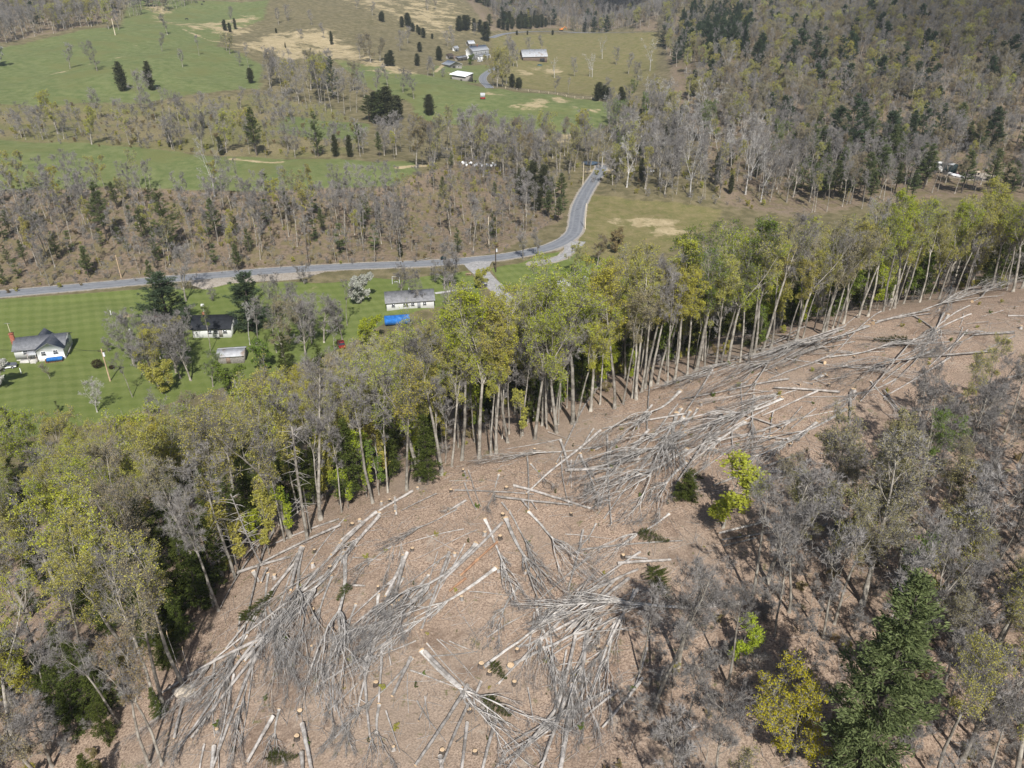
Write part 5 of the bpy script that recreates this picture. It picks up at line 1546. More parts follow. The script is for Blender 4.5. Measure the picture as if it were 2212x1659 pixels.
# torn splintered pile beside the large stump and the pale rock at the lower left
for U, V, r, nm, col, lab in [(400, 1497, .75, 'boulder', (0.5, 0.44, 0.36), 'pale tan boulder at the lower left edge of the clearing'), (1690, 1590, .12, 'boulder', (.6, .6, .62), 'small pale stone among the leaf litter below the near wood')]:
    P = pix(U, V)
    mb = MB(); mb.ell((0, 0, r * .25), (r * 1.5, r, r * .6), 10, 6, 0, .13)
    M['stone'] = M.get('stone') or surf('pale_stone', (0.5, 0.43, 0.34), .9, .3, 3.0)
    o = mb.build(nm, M['stone'], None, True); o.location = P
    tag(o, lab, 'rock', 'loose rocks')

# dead snags at the edge
for (x, y), hh, rr, lean, lab in [((1990, 170), 15, .2, .0, 'tall dead snag bristling with broken side twigs at the clearing edge'), ((1525, 430), 12, .17, -.02, 'dead snag with bare stub branches at the upper left of the clearing'), ((2010, 130), 5.5, .17, .0, 'short broken snag with an orange torn top beside the tall snag'), ((1700, 350), 10, .11, -.24, 'thin pale dead trunk leaning against the dark edge wood'), ((1250, 1150), 5, .05, .02, 'slender dead sapling pole at the lower clearing edge'), ((1200, 1130), 7, .05, -.05, 'thin bare dead stem beside the pale boulder')]:
    P = pix(*R7(x, y))
    o = link("dead_snag", None); o.location = (P[0], P[1], P[2] - .1)
    g = np.random.default_rng(int(x))
    pts, _ = path((0, 0, 0), nrm(np.array((lean, 0, 1.0))), hh, 9, .02, .0, g)
    mb = MB(); mb.tube(pts, rr * (1 - np.linspace(0, 1, 10) * .55), 7, 0); mb.build("trunk", M['bark_log' if rr < .16 else 'bark'], o, True)
    if hh > 6 and rr > .1:
        mb = MB()
        for _ in range(46):
            q, dd = at_path(pts, g.uniform(.25, .97)); e = side_dir(dd, g.uniform(1.1, 1.8), g)
            mb.tube([q, q + e * g.uniform(.3, .8), q + e * g.uniform(.9, 1.9) + (0, 0, -.2)], [.035, .025, .01], 4, 0, False)
        mb.build("crown", M['bark_log'], o)
    else:
        mb = MB(); mb.tube([pts[-1], pts[-1] + (.05, 0, .5)], [rr * .42, .03], 5); mb.build("torn_top", M['cut'], o)
    tag(o, lab, 'dead tree', 'standing dead trunks')

# hemlock and pine tops lying in the slash
for R, x0, y0, x1, y1, s in [(R8, 900, 1220, 1080, 1330, 1.0), (R6, 1480, 560, 1260, 560, 1.3), (R8, 960, 990, 1010, 1040, .5), (R7, 1560, 760, 1750, 560, 1.3), (R8, 1900, 150, 2100, 200, 1.1), (R8, 60, 480, 20, 540, .6), (R7, 1720, 1620, 1920, 1600, .8), (R8, 1990, 360, 2120, 560, 1.2), (R6, 20, 1400, 120, 1460, 1.0)]:
    P, Q = pix(*R(x0, y0)), pix(*R(x1, y1))
    o = link("felled_conifer", None)
    base, tm, cm = PROTO['hemlock1']
    L = max(2.2, np.linalg.norm(Q - P)) * 1.15
    o.matrix_world = frame_from(P, Q) @ Matrix(((0, 0, L / base, 0), (0, 1.5 * L / base, 0, 0), (.45 * L / base, 0, 0, .5), (0, 0, 0, 1)))
    link("trunk", tm, o)
    c = link("crown", cm, o)
    SLASH.append((o, P, Q, L, 'green felled conifer top', 'felled tree'))

# twigs and chips too many to count
def litter_sticks(name, P, n, lo, hi, r, mat):
    x0, y0 = P.min(0); x1, y1 = P.max(0)
    x, y = rng.uniform(x0, x1, n * 2), rng.uniform(y0, y1, n * 2)
    k = np.nonzero(inside_poly(x, y, P))[0][:n]
    mb = MB()
    a0 = rng.choice([.5, 2.2, 1.4], len(k)) + rng.normal(0, .5, len(k))
    for i, a in zip(k, a0):
        L = rng.uniform(lo, hi)
        dx, dy = math.cos(a) * L / 2, math.sin(a) * L / 2
        b = rng.normal(0, .08 * L)
        xs = (x[i] - dx, x[i] - dy * b * .1, x[i] + dx); ys = (y[i] - dy, y[i] + dx * b * .2, y[i] + dy)
        mb.tube(np.c_[xs, ys, HV(np.array(xs), np.array(ys)) + rng.uniform(.03, .16, 3)], [r * rng.uniform(.6, 1.3), r * .8, r * .4], 3, 0, False)
    o = mb.build(name, mat)
    return tag(o, 'thin twigs and branch bits strewn over the leaf litter', None, None, 'stuff')


CLEAR = np.array([pix(*p)[:2] for p in [(330, 1659), (380, 1530), (450, 1400), (520, 1260), (640, 1165), (880, 1055), (1150, 950), (1400, 840), (1700, 745), (1900, 686), (2212, 645), (2212, 760), (2000, 800), (1850, 930), (1700, 1130), (1500, 1300), (1330, 1659)]])
litter_sticks("twig_litter", CLEAR, 3600, .6, 3.2, .02, M['bark_log'])
litter_sticks("wood_floor_litter", RIGHT, 2400, .6, 3.0, .022, M['bark_log'])

# ------------------------------------------------------------------ buildings
M['white_siding'] = surf('white_siding', (0.74, 0.74, 0.72), .7, .06, 1.2)
M['white_trim'] = surf('white_trim', (0.78, 0.78, 0.77), .6, .04, 2.0)
M['grey_shingle'] = surf('grey_shingle', (0.28, 0.285, 0.30), .9, .2, 1.4, .15, fine=9.0)
M['dark_shingle'] = surf('dark_shingle', (0.035, 0.038, 0.045), .85, .25, 1.4, .2, fine=9.0)
M['pale_shingle'] = surf('pale_shingle', (0.30, 0.30, 0.31), .9, .25, 1.0, .15, fine=8.0)
M['tin'] = surf('weathered_tin', (0.55, 0.56, 0.58), .5, .15, .8, .4, dirt=(0.33, 0.25, 0.19))
M['bright_tin'] = surf('bright_tin', (0.82, 0.83, 0.84), .65, .06, .8, .3)
M['old_boards'] = surf('old_grey_boards', (0.27, 0.25, 0.225), .9, .3, 2.5, .1)
M['rust_boards'] = surf('rusty_boards', (0.22, 0.165, 0.13), .9, .3, 2.0, .1)
M['glass'] = surf('window_glass', (0.035, 0.04, 0.05), .12, .1, 2.0, .6)
M['brick'] = surf('red_brick', (0.27, 0.09, 0.055), .9, .25, 5.0, .1, dirt=(0.36, 0.2, 0.15))
M['block'] = surf('pale_block', (0.48, 0.46, 0.42), .9, .15, 3.0)
M['concrete'] = surf('concrete', (0.45, 0.44, 0.42), .9, .12, 2.0)
M['blue_tarp'] = surf('blue_tarp', (0.03, 0.17, 0.52), .45, .25, 1.5, .4, dirt=(0.1, 0.28, 0.62))
M['black'] = surf('black_rubber', (0.02, 0.02, 0.02), .8, .1, 4.0)
M['white_paint'] = surf('white_car_paint', (0.78, 0.78, 0.79), .3, .03, 2.0, .5)
M['dark_red'] = surf('dark_red_paint', (0.22, 0.02, 0.02), .4, .15, 2.0, .4)
M['red'] = surf('red_paint', (0.45, 0.06, 0.045), .6, .2, 2.0, .3)
M['orange'] = surf('orange_paint', (0.75, 0.25, 0.04), .5, .15, 2.0, .3)
M['teal'] = surf('teal_paint', (0.10, 0.22, 0.24), .5, .2, 2.0, .3)
M['navy'] = surf('dark_green_tarp', (0.012, 0.03, 0.032), .6, .2, 2.0, .3)
M['wood_pole'] = surf('pole_wood', (0.40, 0.29, 0.19), .9, .25, 1.0, .1)
M['wood_pole_pale'] = surf('pale_pole_wood', (0.56, 0.48, 0.36), .9, .2, 1.0, .1)
M['wood_pole_dark'] = surf('dark_pole_wood', (0.06, 0.045, 0.035), .9, .2, 1.0, .1)
M['grey_metal'] = surf('grey_metal', (0.42, 0.43, 0.44), .5, .1, 3.0, .5, .4)


def sited(name, pa, pb, label, cat, group=None):
    """an Empty whose x axis runs along a front wall from pixel pa to pixel pb"""
    P, Q = pix(*pa), pix(*pb)
    r = link(name, None)
    r.location = (P[0], P[1], min(P[2], Q[2]))
    r.rotation_euler = (0, 0, math.atan2(Q[1] - P[1], Q[0] - P[0]))
    tag(r, label, cat, group)
    return r, float(np.hypot(*(Q - P)[:2]))


def slab_roof(mb, x0, x1, y0, y1, ez, rz, over=.35, th=.14, axis='x', mat=0, y_r=None):
    """two pitched slabs; axis: which way the ridge runs"""
    ym = (y0 + y1) / 2 if y_r is None else y_r
    for a, s in ((y0, -1), (y1, 1)):
        k = (rz - ez) / abs(a - ym)
        e = a + s * over
        pz = ez - k * over
        sec = [(e, pz), (ym, rz), (ym, rz + th), (e, pz + th)]
        if axis == 'x': mb.prism(sec, 'x', x0 - over, x1 + over, mat)
        else: mb.prism(sec, 'y', x0 - over, x1 + over, mat)
    return mb


def window(root, x, z, w=.9, h=1.1, y=0.0, nx=0):
    """a framed sash in a wall that faces -y (or -x / +x)"""
    f = MB()
    t = .09
    for a in ((-w / 2 - t, -h / 2 - t, w / 2 + t, -h / 2), (-w / 2 - t, h / 2, w / 2 + t, h / 2 + t), (-w / 2 - t, -h / 2, -w / 2, h / 2), (w / 2, -h / 2, w / 2 + t, h / 2), (-w / 2, -.03, w / 2, .03)):
        f.box(a[0], -.06, a[1], a[2], .02, a[3])
    o = f.build("window", M['white_trim'], root)
    o.location = (x, y, z)
    o.rotation_euler = (0, 0, {0: 0, 1: math.pi / 2, -1: -math.pi / 2, 2: math.pi}[nx])
    g = MB(); g.box(-w / 2, -.02, -h / 2, w / 2, .03, h / 2)
    p = g.build("pane", M['glass'], o)
    return o


def gabled(root, L, D, wall_h, roof_h, wall, roof, axis='x', over=.35, base=-1.2, y0=0.0, x0=0.0):
    mb = MB()
    if axis == 'x':
        mb.prism([(y0, base), (y0 + D, base), (y0 + D, wall_h), (y0 + D / 2, wall_h + roof_h - .02), (y0, wall_h)], 'x', x0, x0 + L)
    else:
        mb.prism([(x0, base), (x0 + L, base), (x0 + L, wall_h), (x0 + L / 2, wall_h + roof_h - .02), (x0, wall_h)], 'y', y0, y0 + D)
    w = mb.build("wall", M[wall], root)
    mb = MB()
    if axis == 'x': slab_roof(mb, x0, x0 + L, y0, y0 + D, wall_h + .02, wall_h + roof_h + .02, over)
    else: slab_roof(mb, y0, y0 + D, x0, x0 + L, wall_h + .02, wall_h + roof_h + .02, over, axis='y')
    r = mb.build("roof", M[roof], root)
    return w, r


# white ranch house on the lawn
ro, L = sited("ranch_house", (36, 780), (145, 769), 'long white ranch house with grey hip and gable roof and brick chimney on mown lawn', 'house')
W_ = L
mb = MB()
mb.prism([(0, .5), (7.6, .5), (7.6, 3.0), (3.8, 4.75), (0, 3.0)], 'x', 0, W_ - .02)
mb.prism([(W_ * .47, .5), (W_, .5), (W_, 3.0), (W_ * .735, 4.7), (W_ * .47, 3.0)], 'y', -1.5, 3.6)
mb.prism([(W_ * .34, 2.2), (W_ * .62, 2.2), (W_ * .62, 3.0), (W_ * .48, 4.5), (W_ * .34, 3.0)], 'y', 4.0, 8.6)
mb.build("wall", M['white_siding'], ro)
mb = MB(); mb.box(0.05, 0.05, -1.5, W_ - .05, 7.5, .5); mb.box(W_ * .47 + .05, -1.45, -1.5, W_ - .06, 0.02, .498); mb.build("foundation", M['block'], ro)
mb = MB()
slab_roof(mb, 0, W_, 0, 7.6, 3.02, 4.78)
slab_roof(mb, -1.5, 3.7, W_ * .47, W_, 3.06, 4.84, .4, axis='y')
slab_roof(mb, 3.9, 8.6, W_ * .34, W_ * .62, 3.05, 4.6, .3, axis='y')
rf = mb.build("roof", M['grey_shingle'], ro)
mb = MB(); mb.box(-.85, 2.9, -1.3, -.02, 3.9, 6.2); mb.box(-.95, 2.8, 6.2, .08, 4.0, 6.4); mb.build("chimney", M['brick'], ro)
mb = MB(); mb.prism([(-1.9, 2.05), (-.0, 2.62), (0, 2.74), (-1.9, 2.17)], 'x', W_ * .27, W_ * .46); mb.box(W_ * .28, -1.8, 0, W_ * .28 + .12, -1.68, 2.08); mb.box(W_ * .44, -1.8, 0, W_ * .44 + .12, -1.68, 2.08); mb.build("porch_roof", M['tin'], ro)
mb = MB()
for k in range(4): mb.box(W_ * .31, -1.6 - .3 * (k + 1), -1.2, W_ * .42, -1.6 - .3 * k, .42 - .18 * (k + 1) + .1)
mb.box(W_ * .10, -1.6, -1.2, W_ * .44, -.02, .5); mb.build("porch_steps", M['block'], ro)
for x, z, y in ((W_ * .22, 2.15, 0), (W_ * .39, 1.6, 0), (W_ * .60, 2.0, -1.5), (W_ * .84, 2.1, -1.5)): window(ro, x, z, .95, 1.05, y - .012)
window(ro, W_ + .012, 2.0, .9, 1.0, 4.2, 1)
mb = MB(); mb.box(-.5, -.05, 0, .5, .03, 2.05); dr = mb.build("door", M['white_trim'], ro); dr.location = (W_ * .36, -.02, .5)
mb = MB(); mb.tube([(0, 0, 0), (.12, 0, 0)], .04, 6); hd = mb.build("handle", M['grey_metal'], dr); hd.location = (.35, -.08, 1.0)
# aerial mast beside the chimney
_b = ro.matrix_basis @ Vector((-.9, 4.6, 0))
o = link("aerial_mast", None); o.location = (_b.x, _b.y, H(_b.x, _b.y))
mb = MB(); mb.tube([(0, 0, 0), (0, 0, 8.6)], .05, 6); mb.build("mast", M['wood_pole_pale'], o)
mb = MB(); mb.tube([(-.7, 0, 8.5), (.7, 0, 8.5)], .03, 5)
for k in range(5): mb.tube([(-.6 + .3 * k, -.45, 8.52), (-.6 + .3 * k, .45, 8.52)], .02, 4)
mb.build("aerial", M['grey_metal'], o)
tag(o, 'yellowish aerial mast with a small aerial behind the brick chimney', 'aerial')
# blue-tarped wood pile by the gable wall
_b = ro.matrix_basis @ Vector((W_ * .80, -2.5, 0))
o = link("wood_pile", None); o.location = (_b.x, _b.y, H(_b.x, _b.y)); o.rotation_euler = ro.rotation_euler
mb = MB()
for k in range(40): mb.tube([(-1.9 + .4 * (k % 10), -.5, .12 + .24 * (k // 10)), (-1.9 + .4 * (k % 10) + .03, .5, .12 + .24 * (k // 10))], .15, 6)
mb.build("firewood", M['bark_red'], o)
mb = MB(); mb.prism([(-.7, .55), (-.55, 1.05), (0, 1.3), (.6, 1.1), (.72, .3), (.66, .3), (.5, 1.0), (0, 1.2), (-.48, .98), (-.62, .55)], 'x', -1.6, 1.9); mb.build("tarp", M['blue_tarp'], o)
tag(o, 'firewood pile under a bright blue tarp against the ranch house wall', 'wood pile')


def car(loc, rz, paint, label, name="parked_car", cat="car"):
    r = link(name, None); r.location = loc; r.rotation_euler = (0, 0, rz)
    mb = MB()
    prof = [(-2.25, .35), (2.2, .35), (2.28, .62), (2.05, .86), (1.05, .98), (-1.5, 1.0), (-2.2, .95), (-2.3, .6)]
    for a, b, s in ((-.85, .85, 1.0),):
        mb.prism(prof, 'y', a, b)
    mb.build("body", M[paint], r)
    mb = MB()
    lo, hi = [(.98, .97), (-1.55, .99)], [(.25, 1.42), (-.95, 1.43)]
    v = [(lo[0][0], -.78, lo[0][1]), (lo[1][0], -.78, lo[1][1]), (lo[1][0], .78, lo[1][1]), (lo[0][0], .78, lo[0][1]), (hi[0][0], -.6, hi[0][1]), (hi[1][0], -.6, hi[1][1]), (hi[1][0], .6, hi[1][1]), (hi[0][0], .6, hi[0][1])]
    mb.add(v, [(0, 1, 5, 4), (1, 2, 6, 5), (2, 3, 7, 6), (3, 0, 4, 7)])
    mb.build("glass", M['glass'], r)
    mb = MB(); mb.box(-1.02, -.62, 1.425, .32, .62, 1.47); mb.build("roof", M[paint], r)
    for x in (-1.4, 1.4):
        for y in (-.82, .82):
            mb = MB(); mb.tube([(0, -.11, 0), (0, .11, 0)], .33, 14); w = mb.build("wheel", M['black'], r); w.location = (x, y, .33)
            mb = MB(); mb.tube([(0, -.13, 0), (0, .13, 0)], .19, 10); mb.build("rim", M['grey_metal'], w)
    for y in (-.6, .6):
        mb = MB(); mb.box(2.2, y - .16, .62, 2.29, y + .16, .76); mb.build("headlight", M['glass'], r)
    return tag(r, label, cat)


P = pix(22, 795); Q = pix(60, 791)
car((P[0] - .8, P[1], P[2]), math.atan2(Q[1] - P[1], Q[0] - P[0]), 'white_paint', 'white saloon car parked on grass by the ranch house drive')
P = pix(738, 748); car(P, 1.9, 'dark_red', 'dark red car half hidden behind bare trees near the slope wood')

# white house with near-black roof under the big pine
ro, L = sited("white_house", (418, 730), (500, 729), 'low white house with near black roof beside the big round pine', 'house')
gabled(ro, L, 8.0, 2.9, 2.0, 'white_siding', 'dark_shingle', over=.5)
for x in (.45, .62, .86): window(ro, L * x, 1.7, 1.0, 1.1, -.012)
mb = MB(); mb.box(-.5, -.05, 0, .5, .03, 2.1); dr = mb.build("door", M['old_boards'], ro); dr.location = (L * .74, -.02, .3)
mb = MB(); mb.box(L * .2, 4.0, 4.3, L * .2 + .7, 4.7, 5.7); mb.build("chimney", M['brick'], ro)
# long grey-roofed house near the drive
ro, L = sited("cottage", (836, 672), (938, 666), 'white cottage with long pale grey shingle roof beside the gravel drive', 'house')
gabled(ro, L, 7.0, 2.7, 1.9, 'white_siding', 'pale_shingle', over=.4)
for x in (.14, .4, .55, .8): window(ro, L * x, 1.6, 1.4 if x == .4 else .9, 1.0, -.012)
mb = MB(); mb.box(-.45, -.05, 0, .45, .03, 2.1); dr = mb.build("door", M['grey_shingle'], ro); dr.location = (L * .68, -.02, .2)
mb = MB(); mb.tube([(0, 0, 0), (0, 0, .9)], .12, 8); v = mb.build("vent_pipe", M['white_trim'], ro); v.location = (L * .5, 3.9, 4.4)
# concrete walk from drive to cottage
mb = MB(); WK = world_line([(940, 634), (990, 627), (1020, 622)])
for A, B in zip(WK[:-1], WK[1:]):
    d = nrm((B - A) * (1, 1, 0)); n = np.array((-d[1], d[0], 0)) * .7
    mb.add([A + n + (0, 0, .07), A - n + (0, 0, .07), B - n + (0, 0, .07), B + n + (0, 0, .07)], [(0, 1, 2, 3)])
tag(mb.build("path", M['concrete']), kind="structure")
# shed with tin roof at the wood's edge
ro, L = sited("tool_shed", (472, 786), (528, 784), 'small shed with rusty pale tin roof at the wood edge below the dark roofed house', 'shed')
gabled(ro, L, 5.0, 2.1, .9, 'old_boards', 'tin', over=.3)
mb = MB(); mb.box(-.5, -.05, 0, .5, .03, 1.9); dr = mb.build("door", M['rust_boards'], ro); dr.location = (L * .4, -.02, 0)
# blue tarpaulin shelter in the edge of the slope wood
ro, L = sited("tarp_shelter", (832, 706), (886, 702), 'frame shelter covered with a bright blue tarp among golden trees', 'shelter')
ro.location.z += .0
mb = MB(); mb.prism([(0, .4), (0, 1.7), (1.9, 2.4), (3.8, 1.7), (3.8, .4), (3.7, .4), (3.7, 1.6), (1.9, 2.3), (.1, 1.6), (.1, .4)], 'x', 0, L); mb.build("tarp", M['blue_tarp'], ro)
mb = MB()
for x in (.05, L * .5, L - .15):
    for y in (.12, 3.6): mb.box(x, y, -.6, x + .1, y + .1, 1.58)
mb.build("frame", M['wood_pole'], ro)
# half-hidden white sheds behind the golden crowns
for i, (a, b, d, lab) in enumerate([((1192, 630), (1232, 628), 4, 'white mobile home showing between golden crowns right of the drive'), ((1250, 622), (1272, 620), 3, 'small white shed glimpsed through golden crowns right of the drive')]):
    ro, L = sited("garden_shed" if i else "mobile_home", a, b, lab, 'shed' if i else 'mobile home')
    gabled(ro, max(L, 3), d, 2.4, .7, 'white_siding', 'bright_tin', over=.2)
    window(ro, L * .4, 1.5, .9, .8, -.012)

# bird table, swing frame, lawn lamp, small posts
def thing_at(name, U, V, label, cat, group=None):
    o = link(name, None); o.location = pix(U, V)
    return tag(o, label, cat, group)


o = thing_at("bird_house", 443, 686, 'white bird house on a thin post behind the dark roofed house', 'bird house')
mb = MB(); mb.tube([(0, 0, 0), (0, 0, 3.4)], .06, 6); mb.build("post", M['white_trim'], o)
mb = MB(); mb.prism([(-.35, 3.4), (.35, 3.4), (.35, 3.9), (0, 4.2), (-.35, 3.9)], 'x', -.4, .4); mb.build("box", M['white_siding'], o)
o = thing_at("yard_lamp", 285, 731, 'thin white yard lamp post standing on the striped lawn', 'lamp')
mb = MB(); mb.tube([(0, 0, 0), (0, 0, 2.3)], .06, 6); mb.build("post", M['grey_metal'], o)
mb = MB(); mb.ell((0, 0, 2.5), (.28, .28, .3)); mb.build("lamp_globe", M['white_trim'], o, True)
o = thing_at("swing_frame", 848, 612, 'white garden swing frame on grass above the cottage', 'swing')
mb = MB()
for x in (0, 2.2):
    mb.tube([(x, -.6, 0), (x, 0, 2.2), (x, .6, 0)], .06, 5)
mb.tube([(0, 0, 2.2), (2.2, 0, 2.2)], .06, 5); mb.build("frame", M['white_trim'], o)
mb = MB(); mb.box(.6, -.2, .5, 1.6, .2, .56); mb.build("seat", M['white_trim'], o)
for U, V, lab in ((46, 806, 'short white marker post on the lawn near the white car'), (240, 680, 'small white marker post at the top of the striped lawn')):
    o = thing_at("marker_post", U, V, lab, 'post'); mb = MB(); mb.tube([(0, 0, 0), (0, 0, 1.3)], .07, 6); mb.build("shaft", M['white_trim'], o); mb = MB(); mb.ell((0, 0, 1.33), (.1, .1, .06), 8, 4); mb.build("knob", M['white_trim'], o)
o = thing_at("picnic_table", 1012, 595, 'brown picnic table on grass beside the gravel drive', 'table')
mb = MB(); mb.box(-.9, -.4, .72, .9, .4, .78); mb.build("tabletop", M['wood_pole'], o)
for y in (-.7, .7): mb = MB(); mb.box(-.9, y - .14, .42, .9, y + .14, .47); mb.build("bench", M['wood_pole'], o)
for x in (-.7, .7): mb = MB(); mb.prism([(-.75, 0), (-.65, 0), (-.1, .72), (-.2, .72)], 'x', x - .05, x + .05); mb.prism([(.75, 0), (.2, .72), (.1, .72), (.65, 0)], 'x', x - .051, x + .051); mb.build("leg", M['wood_pole'], o)
o = thing_at("play_set", 352, 690, 'red play set half hidden at the foot of the big round pine', 'play set')
mb = MB(); mb.prism([(-1.6, 1.5), (0, 2.5), (1.6, 1.5), (1.6, 1.4), (0, 2.35), (-1.6, 1.4)], 'x', -1.6, 1.6); mb.build("canopy", M['red'], o)
mb = MB()
for x in (-1.5, 1.5):
    for y in (-1.4, 1.4): mb.tube([(x, y, 0), (x, y, 1.55)], .08, 5)
mb.build("frame", M['wood_pole'], o)

# utility poles
def power_pole(U, V, h, mat, label, trans=False, arm=True, r=.16):
    o = thing_at("utility_pole", U, V, label, 'utility pole', None)
    mb = MB(); mb.tube([(0, 0, -.3), (0, 0, h * .5), (0, 0, h)], [r, r * .85, r * .68], 8); mb.build("shaft", M[mat], o, True)
    if arm:
        mb = MB(); mb.box(-.9, -.07, h - .7, .9, .07, h - .56)
        for x in (-.8, .8, .0): mb.tube([(x, 0, h - .56), (x, 0, h - .3)], .06, 6)
        mb.build("cross_arm", M['wood_pole_dark'], o)
    if trans:
        mb = MB(); mb.tube([(.36, -.1, h - 1.9), (.36, -.1, h - .9)], .26, 10); mb.build("transformer", M['grey_metal'], o)
    return o


PA = power_pole(238, 823, 8.6, 'wood_pole', 'brown utility pole with transformer on the lawn beside the small maroon bush', True)
PB = power_pole(1056, 532, 10.5, 'wood_pole_pale', 'pale slanting-braced utility pole on the bank above the road junction', False, False)
PC = power_pole(1071, 588, 8.8, 'wood_pole_dark', 'dark utility pole with white transformer at the drive mouth', True, False, .2)
PD = power_pole(1264, 494, 9.5, 'wood_pole_pale', 'pale utility pole standing on the verge of the road bend', False, False)
PE = power_pole(1259, 398, 9.5, 'wood_pole_pale', 'pale utility pole by the creek wood where the road runs straight', False, False)
PF = power_pole(1050, 450, 10, 'rust_boards', 'reddish utility pole up the brown bank above the junction', False, False)
PG = power_pole(262, 600, 7.5, 'wood_pole', 'brown utility pole on the bank opposite the striped lawn', False, False)
PH = power_pole(249, 76, 12, 'wood_pole_pale', 'pale utility pole on the green hill below the hilltop wood', False, False, .3)
PI = power_pole(668, 575, 8, 'wood_pole_dark', 'dark thin utility pole on the roadside bank above the round bush', False, False)


def cable(A, B, sag, label, r=.018):
    A, B = np.array(A, float), np.array(B, float)
    t = np.linspace(0, 1, 20)
    p = A + (B - A) * t[:, None]; p[:, 2] -= sag * 4 * t * (1 - t)
    mb = MB(); mb.tube(p, r, 5)
    tag(mb.build("power_line", M['black']), label, 'cable')


_t = lambda o, h: (o.location.x, o.location.y, o.location.z + h)
_rh = bpy.data.objects["ranch_house"]
_g = _rh.matrix_basis @ Vector((W_ * .98, 0, 3.3))
cable(_t(PA, 8.0), _g, .6, 'power line from the lawn pole to the ranch house gable', .03)
cable(_t(PA, 8.2), (-160, 172, 8), 1.5, 'power line from the lawn pole past the front of the ranch house', .03)
cable(_t(PC, 8.4), _t(PB, 10.0), .5, 'short power line between the dark pole and the pale braced pole')
cable(_t(PC, 8.4), _t(PD, 9.2), 1.0, 'power line from the dark drive pole to the road bend pole')
cable(_t(PD, 9.2), _t(PE, 9.2), 1.2, 'power line along the straight road between the two pale poles')

# ------------------------------------------------------------------ the old farm
def farmhouse():
    ro, L = sited("farmhouse", (1022, 130), (1056, 128), 'tall two storey white farmhouse with pale tin roof at the far road', 'house')
    L = max(L, 13)
    ro.scale = (1, 1, 1.25)
    gabled(ro, L, 8.5, 6.6, 2.6, 'white_siding', 'bright_tin', over=.4)
    for z in (2.2, 5.2):
        for x in (.2, .5, .8): window(ro, L * x, z, 1.0, 1.6, -.012)
    window(ro, L + .012, 5.2, .9, 1.5, 3.7, 1)
    mb = MB(); mb.box(L * .45, 3.4, 8.4, L * .45 + .7, 4.1, 10.2); mb.build("chimney", M['brick'], ro)
    mb = MB(); mb.prism([(-2.4, 2.9), (0, 3.5), (0, 3.65), (-2.4, 3.05)], 'x', L * .3, L); mb.build("porch_roof", M['bright_tin'], ro)
    mb = MB()
    for x in (.32, .55, .78, .98): mb.box(L * x - .08, -2.3, 0, L * x + .08, -2.14, 2.95)
    mb.build("porch_post", M['white_trim'], ro)


farmhouse()
for (nm, a, b, D, wh, rh, wall, roof, lab, cat, base) in [
    ("house_wing", (1014, 127), (1043, 131), 6.0, 3.4, 1.6, 'white_siding', 'pale_shingle', 'low white wing house in front of the tall farmhouse', 'house', -1.5),
    ("shed", (990, 132), (1010, 130), 4.0, 2.8, 1.0, 'old_boards', 'tin', 'old grey board shed next to the white wing house', 'shed', -1),
    ("shed", (970, 128), (980, 127), 4.0, 3.0, 1.1, 'old_boards', 'rust_boards', 'tiny shed with purple brown roof at the end of the farm row', 'shed', -1),
    ("shed", (980, 129), (989, 130), 3.5, 2.3, .9, 'rust_boards', 'rust_boards', 'small rusty red shed wedged between two grey sheds', 'shed', -1),
    ("shed", (1013, 101), (1026, 101), 6.0, 3.0, 2.4, 'old_boards', 'bright_tin', 'small shed with bright steep roof up the slope behind the farmhouse', 'shed', -1),
    ("shed", (983, 111), (991, 111), 3.0, 3.0, 1.6, 'white_siding', 'bright_tin', 'narrow white hut among bare trees behind the sheds', 'shed', -1),
    ("shed", (1018, 112), (1031, 112), 4.0, 2.6, 1.5, 'old_boards', 'pale_shingle', 'little gabled shed squeezed against the farmhouse', 'shed', -1)]:
    ro, L = sited(nm, a, b, lab, cat, 'farm outbuildings' if nm == 'shed' else None)
    gabled(ro, max(L, 4), D, wh, rh, wall, roof, over=.3, base=base)
    mb = MB(); mb.box(-.6, -.05, 0, .6, .03, 2.0); dr = mb.build("door", M['black'] if nm == 'shed' else M['glass'], ro); dr.location = (max(L, 4) * .4, -.02, 0)
    if nm == 'house_wing':
        for x in (.2, .6, .8): window(ro, L * x, 1.8, 1, 1.2, -.012)
# gabled stable
ro, L = sited("stable", (971, 146), (998, 148), 'grey stable with wide shining white tin roof beside the two track farm lane', 'shed')
L = max(L, 11)
gabled(ro, L, 11.0, 3.4, 2.2, 'old_boards', 'bright_tin', axis='y', over=.5)
for x in (.3, .42): mb = MB(); mb.box(-.6, -.05, 0, .6, .03, 2.6); dr = mb.build("door", M['black'], ro); dr.location = (L * x, -.02, 0)
window(ro, L * .68, 1.6, 1.5, .8, -.012)
# open-fronted shed by the field
ro, L = sited("field_barn", (973, 170), (1006, 176), 'open ended barn with slanting bright white roof at the field edge', 'barn')
L = max(L, 15)
mb = MB(); mb.prism([(0, -1.5), (7, -1.5), (7, 4.9), (6.9, 4.9), (6.9, 0), (.1, 0), (.1, 3.4), (0, 3.4)], 'x', 1.8, L); mb.box(L - .1, .12, -1.5, L, 6.9, 3.4); mb.build("wall", M['old_boards'], ro)
mb = MB(); mb.prism([(-.8, 3.28), (7.4, 5.0), (7.4, 5.2), (-.8, 3.46)], 'x', -.4, L + .5); mb.build("roof", M['bright_tin'], ro)
mb = MB()
for y in (.3, 3.5, 6.6): mb.box(.1, y, -1.5, .3, y + .2, 3.4 + y * .2)
mb.build("post", M['wood_pole_dark'], ro)
mb = MB(); mb.box(-1, -.05, 0, 1, .03, 1.2); dr = mb.build("opening_shade", M['black'], ro); dr.location = (L * .72, -.02, -.2)  # solid black panel, coloured as the shade inside a wall gap
